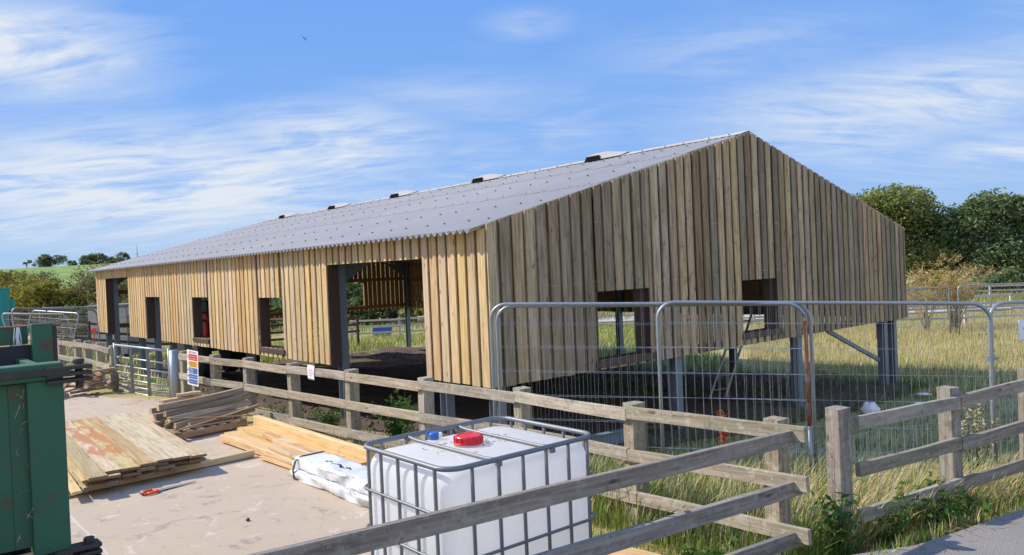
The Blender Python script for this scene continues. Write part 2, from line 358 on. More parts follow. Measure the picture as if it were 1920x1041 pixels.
def concmat():
    m, t, b = newmat('yard_concrete')
    v, fr, raw = coords(t, (1, 1, 1), False)
    n = noise_n(t, v, 0.6, 8, 0.6, 0.3); n2 = noise_n(t, v, 14, 6, 0.7); n3 = noise_n(t, v, 90, 3, 0.7)
    c = mixc(t, n, (0.39, 0.300, 0.210), (0.59, 0.468, 0.335))
    c = mixc(t, fmath(t, 'MULTIPLY', n2, 0.6), c, mixc(t, n3, (0.27, 0.235, 0.205), (0.56, 0.50, 0.44)))
    n4 = noise_n(t, v, 1.7, 7, 0.72, 1.2)
    c = mixc(t, fmath(t, 'MULTIPLY', smooth(t, n4, 0.56, 0.68), 0.6), c, (0.18, 0.16, 0.145))
    n6 = noise_n(t, v, 4.1, 7, 0.7, 0.6)
    c = mixc(t, fmath(t, 'MULTIPLY', smooth(t, n6, 0.57, 0.66), 0.5), c, (0.22, 0.19, 0.17))
    n5 = noise_n(t, v, 2.9, 6, 0.7, 0.8)
    c = mixc(t, fmath(t, 'MULTIPLY', smooth(t, n5, 0.57, 0.65), 0.6), c, (0.60, 0.54, 0.47))
    # pale expansion joints across the slab
    wv = vmath(t, 'DOT_PRODUCT', raw, (0.765, 0.644, 0)); wn = noise_n(t, v, 3, 4)
    d = fmath(t, 'ABSOLUTE', fmath(t, 'SUBTRACT', fmath(t, 'FRACT', fmath(t, 'ADD', fmath(t, 'MULTIPLY', wv, 0.31), fmath(t, 'MULTIPLY', wn, 0.015))), 0.5))
    c = mixc(t, fmath(t, 'MULTIPLY', smooth(t, d, 0.006, 0.001), 0.55), c, (0.62, 0.57, 0.50))
    t.links.new(c, b.inputs['Base Color']); b.inputs['Roughness'].default_value = 0.9
    b.inputs['Specular IOR Level'].default_value = 0.2
    bump(t, b, fmath(t, 'ADD', n2, fmath(t, 'MULTIPLY', n3, 0.7)), 0.45, 0.008); return m


def groundmat():
    m, t, b = newmat('meadow_ground')
    v, fr, raw = coords(t, (1, 1, 1), False)
    n = noise_n(t, v, 0.25, 8, 0.6, 0.3); n2 = noise_n(t, v, 6, 6, 0.7); n3 = noise_n(t, v, 0.05, 4, 0.6)
    c = mixc(t, smooth(t, n, 0.35, 0.65), (0.32, 0.28, 0.10), (0.52, 0.42, 0.19))
    c = mixc(t, smooth(t, n3, 0.45, 0.6), c, (0.24, 0.27, 0.08))
    c = mixc(t, fmath(t, 'MULTIPLY', n2, 0.4), c, (0.17, 0.14, 0.06))
    t.links.new(c, b.inputs['Base Color']); b.inputs['Roughness'].default_value = 0.95
    bump(t, b, n2, 0.8, 0.05); return m


def soilmat():
    m, t, b = newmat('bare_soil')
    v, fr, raw = coords(t, (1, 1, 1), False)
    n = noise_n(t, v, 1.1, 8, 0.65, 0.5); n2 = noise_n(t, v, 12, 8, 0.75); n4 = noise_n(t, v, 45, 4, 0.75)
    c = mixc(t, n, (0.070, 0.047, 0.033), (0.17, 0.12, 0.083))
    c = mixc(t, fmath(t, 'MULTIPLY', smooth(t, n2, 0.52, 0.68), 0.6), c, (0.20, 0.155, 0.115))
    c = mixc(t, fmath(t, 'MULTIPLY', smooth(t, n4, 0.58, 0.68), 0.5), c, (0.36, 0.32, 0.27))
    t.links.new(c, b.inputs['Base Color']); b.inputs['Roughness'].default_value = 0.95
    bump(t, b, n2, 1.0, 0.06); return m


def hillmat():
    m, t, b = newmat('crop_hill')
    v, fr, raw = coords(t, (1, 1, 1), False)
    n = noise_n(t, v, 0.5, 8, 0.75); n2 = noise_n(t, v, 0.03, 4)
    c = mixc(t, smooth(t, n, 0.42, 0.6), (0.085, 0.165, 0.025), (0.235, 0.345, 0.06))
    c = mixc(t, fmath(t, 'MULTIPLY', n2, 0.5), c, (0.16, 0.22, 0.045))
    t.links.new(c, b.inputs['Base Color']); b.inputs['Roughness'].default_value = 0.95
    bump(t, b, n, 0.8, 0.3); return m


def roadmat():
    m, t, b = newmat('road_tarmac')
    v, fr, raw = coords(t, (1, 1, 1), False)
    n = noise_n(t, v, 1.5, 6, 0.6); n3 = noise_n(t, v, 120, 3, 0.8)
    vo = nd(t, 'ShaderNodeTexVoronoi', i_Scale=95.0); t.links.new(v, vo.inputs['Vector'])
    c = mixc(t, n, (0.16, 0.148, 0.136), (0.25, 0.23, 0.21))
    c = mixc(t, fmath(t, 'MULTIPLY', smooth(t, n3, 0.45, 0.7), 0.5), c, (0.42, 0.385, 0.35))
    t.links.new(c, b.inputs['Base Color']); b.inputs['Roughness'].default_value = 0.85
    bump(t, b, vo.outputs['Distance'], 0.6, 0.006); return m


def trackmat():
    m, t, b = newmat('pale_track')
    v, fr, raw = coords(t, (1, 1, 1), False)
    n = noise_n(t, v, 0.5, 6, 0.6)
    t.links.new(mixc(t, n, (0.40, 0.34, 0.30), (0.54, 0.48, 0.43)), b.inputs['Base Color']); b.inputs['Roughness'].default_value = 0.9
    return m


def stubmat():
    m, t, b = newmat('tan_field')
    v, fr, raw = coords(t, (1, 1, 1), False)
    n = noise_n(t, v, 0.3, 6, 0.6)
    t.links.new(mixc(t, n, (0.40, 0.27, 0.13), (0.56, 0.41, 0.22)), b.inputs['Base Color']); b.inputs['Roughness'].default_value = 0.95
    return m


M['conc'] = concmat(); M['ground'] = groundmat(); M['soil'] = soilmat(); M['hill'] = hillmat()
M['road'] = roadmat(); M['track'] = trackmat(); M['stub'] = stubmat()

# ------------------------------------------------------------------ helpers


def tag(o, label=None, cat=None, group=None, kind=None):
    if label: o['label'] = label
    if cat: o['category'] = cat
    if group: o['group'] = group
    if kind: o['kind'] = kind
    return o


def empty(name, loc=(0, 0, 0), rz=0.0):
    o = bpy.data.objects.new(name, None); COL.objects.link(o)
    o.location = loc; o.rotation_euler = (0, 0, rz); o.empty_display_size = 0.2
    return o


def pmat(o):
    if o is None: return Matrix.Identity(4)
    m = Matrix.Translation(o.location) @ o.rotation_euler.to_matrix().to_4x4()
    return pmat(o.parent) @ m if o.parent else m


class MB:
    """collects faces; coordinates are in the parent's frame unless world=True at build"""
    def __init__(s): s.v = []; s.f = []; s.mi = []

    def add(s, vs, fs, mi=0):
        b = len(s.v); s.v += [tuple(q) for q in vs]
        s.f += [tuple(b + i for i in f) for f in fs]; s.mi += [mi] * len(fs); return s

    def box(s, c, size, rot=None, mi=0, jit=0.0):
        hx, hy, hz = size[0] / 2, size[1] / 2, size[2] / 2
        vs = [Vector((x, y, z)) for z in (-hz, hz) for y in (-hy, hy) for x in (-hx, hx)]
        if jit: vs = [p + Vector([rnd.uniform(-jit, jit) for _ in range(3)]) for p in vs]
        if rot is not None:
            rm = rot if isinstance(rot, Matrix) else Euler(rot).to_matrix()
            vs = [rm @ p for p in vs]
        c = Vector(c)
        return s.add([p + c for p in vs], [(0, 2, 3, 1), (4, 5, 7, 6), (0, 1, 5, 4), (2, 6, 7, 3), (0, 4, 6, 2), (1, 3, 7, 5)], mi)

    def mm(s, a, b, mi=0):
        return s.box([(a[i] + b[i]) / 2 for i in range(3)], [abs(b[i] - a[i]) for i in range(3)], mi=mi)

    def prism(s, pts, depth_vec, mi=0):
        n = len(pts); d = Vector(depth_vec); p = [Vector(q) for q in pts]
        return s.add(p + [q + d for q in p], [tuple(range(n))[::-1], tuple(range(n, 2 * n))] + [(i, (i + 1) % n, n + (i + 1) % n, n + i) for i in range(n)], mi)

    def tube(s, pts, r, n=8, closed=False, mi=0, cap=True):
        pts = [Vector(p) for p in pts]; k = len(pts); rs = r if isinstance(r, (list, tuple)) else [r] * k
        base = len(s.v); ref = None
        for i, p in enumerate(pts):
            if closed: t = (pts[(i + 1) % k] - pts[i - 1])
            else: t = pts[min(i + 1, k - 1)] - pts[max(i - 1, 0)]
            t.normalize()
            if ref is None:
                ref = Vector((0, 0, 1)) if abs(t.z) < 0.9 else Vector((1, 0, 0))
            a = (ref - t * ref.dot(t)).normalized(); ref = a; b = t.cross(a)
            for j in range(n):
                an = 2 * math.pi * j / n
                s.v.append(tuple(p + (a * math.cos(an) + b * math.sin(an)) * rs[i]))
        segs = k if closed else k - 1
        for i in range(segs):
            for j in range(n):
                a0 = base + i * n + j; a1 = base + i * n + (j + 1) % n; b0 = base + ((i + 1) % k) * n + j; b1 = base + ((i + 1) % k) * n + (j + 1) % n
                s.f.append((a0, a1, b1, b0)); s.mi.append(mi)
        if not closed and cap:
            s.f.append(tuple(base + j for j in range(n))[::-1]); s.mi.append(mi)
            s.f.append(tuple(base + (k - 1) * n + j for j in range(n))); s.mi.append(mi)
        return s

    def lathe(s, c, prof, n=24, mi=0):
        c = Vector(c); base = len(s.v)
        for (r, z) in prof:
            for j in range(n):
                an = 2 * math.pi * j / n; s.v.append((c.x + r * math.cos(an), c.y + r * math.sin(an), c.z + z))
        for i in range(len(prof) - 1):
            for j in range(n):
                s.f.append((base + i * n + j, base + i * n + (j + 1) % n, base + (i + 1) * n + (j + 1) % n, base + (i + 1) * n + j)); s.mi.append(mi)
        s.f.append(tuple(base + j for j in range(n))[::-1]); s.mi.append(mi)
        s.f.append(tuple(base + (len(prof) - 1) * n + j for j in range(n))); s.mi.append(mi)
        return s

    def build(s, name, mat, parent=None, smooth_=False, bevel=0.0, world=False, loc=None, subsurf=0):
        me = bpy.data.meshes.new(name)
        vs = s.v
        o = bpy.data.objects.new(name, me); COL.objects.link(o)
        if parent: o.parent = parent
        if world and parent:
            inv = pmat(parent).inverted(); vs = [tuple(inv @ Vector(p)) for p in vs]
        if loc is not None:
            lv = Vector(loc); vs = [tuple(Vector(p) - lv) for p in vs]; o.location = lv
        me.from_pydata(vs, [], s.f)
        for mt in (mat if isinstance(mat, (list, tuple)) else [mat]): me.materials.append(mt)
        me.polygons.foreach_set('material_index', s.mi)
        if smooth_: me.polygons.foreach_set('use_smooth', [True] * len(me.polygons))
        me.update()
        if bevel:
            bm = o.modifiers.new('bevel', 'BEVEL'); bm.width = bevel; bm.segments = 2; bm.limit_method = 'ANGLE'; bm.angle_limit = R(40)
        if subsurf:
            sm = o.modifiers.new('subsurf', 'SUBSURF'); sm.levels = subsurf; sm.render_levels = subsurf
        return o


def np_mesh(name, V, F, mat, parent=None, tint=None, smooth_=False, loc=None):
    me = bpy.data.meshes.new(name); V = np.asarray(V, np.float32).reshape(-1, 3); F = np.asarray(F, np.int32)
    if loc is not None: V = V - np.array(loc, np.float32)
    me.vertices.add(len(V)); me.vertices.foreach_set('co', V.ravel())
    k = F.shape[1]; me.loops.add(F.size); me.loops.foreach_set('vertex_index', F.ravel())
    me.polygons.add(len(F)); me.polygons.foreach_set('loop_start', np.arange(0, F.size, k, dtype=np.int32))
    me.polygons.foreach_set('loop_total', np.full(len(F), k, np.int32))
    if smooth_: me.polygons.foreach_set('use_smooth', np.ones(len(F), bool))
    me.update(calc_edges=True)
    if not smooth_: me.shade_flat()
    if tint is not None:
        at = me.attributes.new('tint', 'FLOAT_COLOR', 'POINT')
        at.data.foreach_set('color', np.concatenate([tint, np.ones((len(tint), 1))], 1).astype(np.float32).ravel())
    me.materials.append(mat)
    o = bpy.data.objects.new(name, me); COL.objects.link(o)
    if parent: o.parent = parent
    if loc is not None and not parent: o.location = loc
    return o


def beam(name, p0, p1, w, h, mat, parent=None, roll=0.0, jit=0.003, seg=5, warp=0.004, world=True, side=None, endmat=None):
    """a sawn timber or bar from p0 to p1 as its own mesh, grain along local x; w across, h high"""
    p0 = Vector(p0); p1 = Vector(p1); d = p1 - p0; ln = d.length; x = d.normalized()
    ref = Vector((0, 0, 1)) if abs(x.z) < 0.8 else (Vector(side) if side else Vector((0.65, 0.76, 0)))
    y = ref.cross(x).normalized(); z = x.cross(y)
    rm = Matrix((x, y, z)).transposed().to_4x4() @ Matrix.Rotation(roll, 4, 'X')
    mw = Matrix.Translation(p0) @ rm
    vs = []; fs = []
    r2 = random.Random(hash((round(p0.x, 3), round(p0.y, 3), round(p1.z, 3))) & 0xffff)
    ph = r2.uniform(0, 6)
    c = min(w, h) * 0.07
    prof = [(-w / 2 + c, -h / 2), (w / 2 - c, -h / 2), (w / 2, -h / 2 + c), (w / 2, h / 2 - c), (w / 2 - c, h / 2), (-w / 2 + c, h / 2), (-w / 2, h / 2 - c), (-w / 2, -h / 2 + c)]
    for i in range(seg + 1):
        q = i / seg; dy = warp * math.sin(ph + q * 4.3); dz = warp * math.cos(ph * 2 + q * 3.6)
        for (a, b) in prof: vs.append((q * ln + r2.uniform(-jit, jit), a + dy + r2.uniform(-jit, jit) * 0.5, b + dz + r2.uniform(-jit, jit) * 0.5))
    for i in range(seg):
        for j in range(8): fs.append((i * 8 + j, i * 8 + (j + 1) % 8, i * 8 + 8 + (j + 1) % 8, i * 8 + 8 + j))
    fs.append(tuple(range(8))[::-1]); fs.append(tuple(range(seg * 8, seg * 8 + 8)))
    fs = [f[::-1] for f in fs]
    me = bpy.data.meshes.new(name); me.from_pydata(vs, [], fs); me.materials.append(mat)
    if endmat:
        me.materials.append(endmat); me.polygons[len(fs) - 1].material_index = 1; me.polygons[len(fs) - 2].material_index = 1
    o = bpy.data.objects.new(name, me); COL.objects.link(o)
    if parent:
        o.parent = parent
        if world: mw = pmat(parent).inverted() @ mw
    o.matrix_local = mw
    return o


def text(body, size, mw, mat, parent, name='lettering', align='LEFT'):
    cu = bpy.data.curves.new('t', 'FONT'); cu.body = body; cu.size = size; cu.align_x = align; cu.extrude = 0.0004; cu.resolution_u = 2
    to = bpy.data.objects.new('t', cu); COL.objects.link(to)
    dg = bpy.context.evaluated_depsgraph_get(); dg.update()
    me = bpy.data.meshes.new_from_object(to.evaluated_get(dg)); bpy.data.objects.remove(to)
    me.materials.clear(); me.materials.append(mat)
    o = bpy.data.objects.new(name, me); COL.objects.link(o); o.parent = parent
    o.matrix_local = pmat(parent).inverted() @ mw
    return o


# ------------------------------------------------------------------ terrain
def sst(x, a, b):
    t = np.clip((x - a) / (b - a), 0, 1); return t * t * (3 - 2 * t)


def qroad(x, y):
    qc = (x - 2.48) * 0.46 - (y - 6.0) * 0.886
    qb = (x - 1.99) * 0.573 - (y - 5.6) * 0.82
    return np.minimum(qc, qb)


def g(x, y):
    x = np.asarray(x, float); y = np.asarray(y, float)
    s = (x - 1.915) * 0.762 + (y - 5.76) * 0.6476; u = -(x - 1.915) * 0.6476 + (y - 5.76) * 0.762
    s2 = s - 0.5 * np.clip(x - 1.5, 0, 4) * (1 - sst(s, 6, 14))
    z = np.interp(s2, [0.0, 0.6, 2.5, 4.6, 7, 11.4, 17, 35, 90], [0.0, -0.02, -0.34, -0.68, -0.93, -1.12, -1.26, -1.25, -1.95])
    z = z - 0.010 * np.clip(u - 6, 0, 14) - 0.018 * np.clip(u, 0, 20) * sst(s, 0.3, 3.0) * (1 - sst(s, 8, 25))
    far = sst(s, 8.0, 20.0)
    z = z + far * 0.10 * (np.sin(x * 0.31 + 1.0) * np.sin(y * 0.27))
    q = qroad(x, y)
    z = z + (0.36 - z) * sst(q, 0.10, 0.72)
    return z


def gz(x, y): return float(g(x, y))


def sheet(name, xs, ys, fn, mat, mask=None, kind='structure'):
    X, Y = np.meshgrid(xs, ys, indexing='ij'); Z = fn(X, Y)
    V = np.stack([X, Y, Z], -1).reshape(-1, 3); ny = len(ys)
    I, J = np.meshgrid(np.arange(len(xs) - 1), np.arange(ny - 1), indexing='ij')
    a = (I * ny + J).ravel(); F = np.stack([a, a + ny, a + ny + 1, a + 1], 1)
    if mask is not None:
        cxx = (X[:-1, :-1] + X[1:, 1:]).ravel() / 2; cyy = (Y[:-1, :-1] + Y[1:, 1:]).ravel() / 2; F = F[mask(cxx, cyy)]
    o = np_mesh(name, V, F, mat, smooth_=True); tag(o, kind=kind); return o


xs = np.concatenate([-np.geomspace(900, 30, 40), np.linspace(-29, -8.2, 50), np.arange(-8, 12, 0.16), np.linspace(12.3, 40, 60), np.geomspace(41, 900, 40)])
ys = np.concatenate([[-60, -30, -10, -4, 0], np.arange(1, 22, 0.16), np.linspace(22.3, 60, 70), np.geomspace(61, 1500, 50)])
sheet('ground', xs, ys, lambda x, y: g(x, y) - 0.012, M['ground'])

# concrete yard, a strip left of fence A, with an uneven earthy edge
AV = np.array([-0.6476, 0.762]); AN = np.array([0.762, 0.6476])


def yardsheet():
    us = np.arange(-3.2, 40, 0.25); vs = np.concatenate([np.linspace(-14, -1.0, 60), np.linspace(-0.9, -0.2, 9)])
    V = []
    for u in us:
        e = -0.22 + 0.07 * math.sin(u * 1.9) + 0.06 * math.sin(u * 5.1) - (0.9 if u > 14.5 else 0) * min(1, (u - 14.5) / 2)
        for v in vs:
            vv = v if v < -1.0 else -1.0 + (v + 1.0) * (e + 1.0) / 0.8
            x = 1.915 + u * AV[0] + vv * AN[0]; y = 5.76 + u * AV[1] + vv * AN[1]
            V.append((x, y, gz(x, y) - 0.006 + (0.006 if v < -0.3 else -0.01)))
    n = len(vs); F = []
    for i in range(len(us) - 1):
        for j in range(n - 1):
            a = i * n + j; F.append((a, a + 1, a + n + 1, a + n))
    F = np.array(F); V = np.array(V); c = V[F].mean(1); F = F[qroad(c[:, 0], c[:, 1]) < -0.12]
    tag(np_mesh('concrete_yard', V, F[:, ::-1], M['conc'], smooth_=True), kind='structure')


yardsheet()


def roadsheet():
    V = []; us = np.linspace(-14, 30, 90); ws = [0.0, 0.5, 1.2, 2.5, 4.5]
    for u in us:
        e = 0.05 * math.sin(u * 2.3) + 0.03 * math.sin(u * 7.1)
        bx, by = 2.38 + 0.901 * u, 5.23 + 0.433 * u
        for w in ws:
            ww = w + (e if w == 0 else 0)
            V.append((bx + 0.433 * ww, by - 0.901 * ww, 0.368))
    F = []
    for i in range(len(us) - 1):
        for j in range(4): a = i * 5 + j; F.append((a, a + 1, a + 6, a + 5))
    o = np_mesh('road', V, np.array(F)[:, ::-1], M['road'], smooth_=True); tag(o, kind='structure')


roadsheet()

# crop hill on the left horizon
hx = np.linspace(-420, 40, 120); hy = np.linspace(75, 420, 90)


def hillz(x, y):
    base = g(x, y)
    crest = 8.2 + 0.030 * (x + 149) + 1.0 * np.sin(x * 0.021)
    up = sst(y, 80, 222) * sst(-x, -20, 60)
    return base - 0.6 + (crest - base + 0.6) * up - 0.02 * np.clip(y - 235, 0, 300)


sheet('hill', hx, hy, hillz, M['hill'])

# track and tan field beyond the barn on the right
sheet('track', np.linspace(2, 140, 60), np.linspace(48.5, 57, 6), lambda x, y: g(x, y) + 0.03, M['track'])
sheet('tan_field', np.linspace(10, 220, 60), np.linspace(63, 78, 8), lambda x, y: g(x, y) + 0.03, M['stub'])

# ------------------------------------------------------------------ barn
YAW = 0.7044
KB = 1.2  # model units of the barn to metres
BC = Vector((-0.357, 12.0, -0.48)); BL, BW = 21.18, 12.29
ZE, ZB, ZA = 2.976, 0.869, 4.654
TANR = (ZA - ZE) / (BW / 2)
BA = Vector((-math.sin(YAW), math.cos(YAW), 0)); BB = Vector((math.cos(YAW), math.sin(YAW), 0))


def bw(s, t, z=0.0): return BC + (BB * s + BA * t + Vector((0, 0, z))) * KB


def bg_(s, t): p = bw(s, t); return (gz(p.x, p.y) - BC.z) / KB


barn = empty('barn', BC, YAW); barn.scale = (KB, KB, KB)
tag(barn, 'timber clad barn on steel posts with grey corrugated roof', 'barn')


def wall(name, O, du, dn, length, ztop, openings, mat, back=True, wid=0.158, pitch=0.2205, seed=1, zb=ZB):
    r2 = random.Random(seed); O = Vector(O); du = Vector(du); dn = Vector(dn); f = MB()

    def board(ua, ub, z0, za, zb2, n0, n1):
        if ub - ua < 0.012 or min(za, zb2) - z0 < 0.01: return
        p = [O + du * ua, O + du * ub]
        vs = []
        for nn in (n0, n1):
            for (q, zt) in ((p[0], za), (p[1], zb2)):
                b = q + dn * nn; vs.append((b.x, b.y, z0)); vs.append((b.x, b.y, zt))
        f.add(vs, [(0, 1, 3, 2), (4, 6, 7, 5), (0, 4, 5, 1), (2, 3, 7, 6), (1, 5, 7, 3), (0, 2, 6, 4)])

    def layer(ua, ub, n0, n1):
        ua = max(ua, 0); ub = min(ub, length); mid = (ua + ub) / 2
        z0 = zb + r2.uniform(-0.006, 0.006); cuts = []
        for (a, b, lo, hi) in openings:
            if a <= mid <= b: cuts.append((lo, hi)); ua2, ub2 = max(ua, a), min(ub, b); ua, ub = ua2, ub2
            elif ua < a < ub: ub = a
            elif ua < b < ub: ua = b
        za, zb_ = ztop(ua), ztop(ub)
        for (lo, hi) in sorted(cuts):
            if lo > z0 + 0.03: board(ua, ub, z0, lo, lo, n0, n1)
            z0 = hi
        board(ua, ub, z0, za, zb_, n0, n1)
    k = 0; u = 0.0
    while u < length:
        w = wid + r2.uniform(-0.010, 0.008); dd = r2.uniform(0, 0.004)
        layer(u, u + w, 0.030 + dd, 0.054 + dd)
        if back: layer(u + w - 0.02, u + pitch + 0.02, -0.004, 0.012)
        u += pitch
    o = f.build(name, mat, barn)
    return o


zt_left = lambda u: 2.93
zt_gab = lambda u: ZE + 0.012 + TANR * (u if u < BW / 2 else BW - u)
LEFT_OP = [(1.45, 4.38, 0, 2.595), (6.26, 7.38, 1.035, 2.03), (10.40, 11.42, 1.06, 2.035), (14.10, 15.33, 0, 2.04), (17.24, 19.8, 0, 2.63)]
GAB_OP = [(1.97, 3.12, 1.0, 2.01), (5.68, 6.80, 1.075, 2.015)]
END_OP = [(0.3, 1.9, 0, 2.6), (2.5, 3.9, 1.09, 2.1), (5.7, 7.0, 1.09, 2.1), (8.95, 10.1, 1.09, 2.1)]
wall('side_cladding', (0, 0, 0), (0, 1, 0), (-1, 0, 0), BL, zt_left, LEFT_OP, M['clad_new'], seed=3)
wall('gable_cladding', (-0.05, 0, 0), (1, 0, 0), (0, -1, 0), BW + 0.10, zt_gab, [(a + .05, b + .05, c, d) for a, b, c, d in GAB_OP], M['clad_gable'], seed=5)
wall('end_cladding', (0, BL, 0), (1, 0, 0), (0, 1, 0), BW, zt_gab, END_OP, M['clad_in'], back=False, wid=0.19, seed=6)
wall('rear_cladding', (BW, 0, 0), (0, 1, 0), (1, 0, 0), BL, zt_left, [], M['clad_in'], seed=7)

# reveals and sills of the openings (each opening a frame part)
for (a, b, lo, hi) in LEFT_OP:
    f = MB(); full = lo == 0; z0 = ZB if full else lo
    f.mm((0.052, b - 0.012, z0), (0.155, b + 0.02, hi))
    f.mm((-0.056, b - 0.012, z0), (0.0515, b + 0.004, hi - 0.002))
    f.mm((-0.02, a - 0.02, z0), (0.20, a + 0.008, hi))
    f.mm((-0.02, a + 0.0085, hi - 0.004), (0.20, b - 0.0125, hi + 0.012))
    fr = f.build('door_frame' if full else 'window_frame', M['trim'], barn)
    if not full:
        MB().mm((-0.085, a - 0.03, lo - 0.085), (0.25, b + 0.03, lo - 0.001)).build('sill', M['trim'], fr, bevel=0.004)
for (a, b, lo, hi) in GAB_OP:
    f = MB()
    for u in (a, b): f.mm((u - 0.012, -0.056 if u == b else -0.02, lo), (u + 0.012, 0.24, hi))
    f.mm((a + 0.0125, -0.02, hi - 0.004), (b - 0.0125, 0.24, hi + 0.012))
    f.mm((b - 0.13, 0.02, lo), (b - 0.0125, 0.16, hi - 0.005))
    fr = f.build('window_frame', M['trim'], barn)
    MB().mm((a - 0.09, -0.085, lo - 0.10), (b + 0.07, 0.25, lo - 0.001)).build('sill', M['trim'], fr, bevel=0.004)
for x_ in (8.87, 10.1): MB().mm((x_, BL - .1, 1.09), (x_ + .08, BL - 0.003, 2.1)).build('window_jamb', M['rail_in'], barn)

# steel portal frames: a column is an I section
def isec(name, p, zb, zt, mat, parent, ax='x', d=0.20, w=0.14):
    f = MB(); x, y = p
    for sgn in (-1, 1):
        if ax == 'x': f.mm((x + sgn * d / 2 - 0.006, y - w / 2, zb), (x + sgn * d / 2 + 0.006, y + w / 2, zt))
        else: f.mm((x - w / 2, y + sgn * d / 2 - 0.006, zb), (x + w / 2, y + sgn * d / 2 + 0.006, zt))
    if ax == 'x': f.mm((x - d / 2 + 0.0065, y - 0.005, zb), (x + d / 2 - 0.0065, y + 0.005, zt))
    else: f.mm((x - 0.005, y - d / 2 + 0.0065, zb), (x + 0.005, y + d / 2 - 0.0065, zt))
    return f.build(name, mat, parent)


FR = [0.22, 4.52, 8.65, 12.8, 16.95, 20.95]
for t in FR:
    for s in (0.235, BW - 0.18):
        if s > 1 or t not in (4.52,): isec('column', (s, t), bg_(s, t) - 0.1, 2.80, M['steel'], barn, 'y', 0.17, 0.15)
for t in (1.38, 4.47, 14.03, 15.42, 19.89): isec('column', (0.235, t), bg_(0.2, t) - 0.1, 2.70, M['steel'], barn, 'y', 0.15, 0.14)
for s in (3.92, 7.72, 11.45): isec('column', (s, 0.14), bg_(s, 0.1) - 0.1, ZE + TANR * min(s, BW - s) - 0.2, M['steel'], barn, 'y', 0.16, 0.16)
for s in (4.0, 8.2): isec('column', (s, BL - 0.17), bg_(s, BL) - 0.1, ZE + TANR * min(s, BW - s) - 0.2, M['steel'], barn, 'y', 0.16, 0.16)


def beam_l(name, p0, p1, w, h, mat, **k):
    o = beam(name, p0, p1, w, h, mat, barn, world=False, jit=0, warp=0, seg=1, **k); return o


for t in FR:
    for sg in (0, 1):
        a = (0.18, t, 2.76) if not sg else (BW - 0.18, t, 2.76); m_ = (BW / 2, t, ZA - 0.26)
        beam_l('rafter', a, m_, 0.10, 0.17, M['steel'])
        xb = 1.3 if not sg else BW - 1.3
        hb = MB(); xs0 = 0.285 if not sg else BW - 0.285
        hb.prism([(xs0, t - 0.03, 2.25), (xb, t - 0.03, 2.72 + TANR * 1.2 - 0.16), (xs0, t - 0.03, 2.72)], (0, 0.06, 0)); hb.build('haunch', M['steel'], barn)
for i in range(6):
    for sg in (0, 1):
        s = 0.35 + i * 1.1; z = ZE + TANR * s - 0.125; s2 = s if not sg else BW - s
        beam_l('purlin', (s2, 0.10, z), (s2, BL - 0.1, z), 0.055, 0.12, M['rail_in'])
# side rails inside the cladding, cut at the doors
def rails(ax, pos, length, ops, zs, m):
    for z in zs:
        u = 0.06
        segs = []
        for (a, b, lo, hi) in sorted(ops):
            if lo < z < hi: segs.append((u, a - 0.03)); u = b + 0.03
        segs.append((u, length - 0.06))
        for a, b in segs:
            if ax == 't': beam_l('side_rail', (pos, a, z), (pos, b, z), 0.045, 0.14, m)
            else: beam_l('side_rail', (a, pos, z), (b, pos, z), 0.045, 0.14, m)


rails('t', 0.028, BL, [(1.45, 4.38, 0, 2.6), (14.1, 15.33, 0, 2.1), (17.24, 19.8, 0, 2.65)], (0.95, 2.12, 2.72), M['rail_in'])
rails('t', BW - 0.028, BL, [], (0.95, 1.09, 2.1, 2.72), M['rail_in'])
rails('s', 0.028, BW, [], (0.93, 2.10), M['rail_in'])
rails('s', BL - 0.028, BW, [], (1.02, 2.17), M['rail_in'])
p0 = (9.05, 0.16, 0.86 - 0.05); beam_l('brace', (9.0, 0.16, 0.84), (11.30, 0.16, -0.02), 0.05, 0.09, M['steel'])
beam_l('lintel', (0.20, 1.46, 2.665), (0.20, 4.45, 2.665), 0.16, 0.12, M['steel'])
beam_l('lintel', (0.20, 17.2, 2.70), (0.20, 19.9, 2.70), 0.16, 0.12, M['steel'])

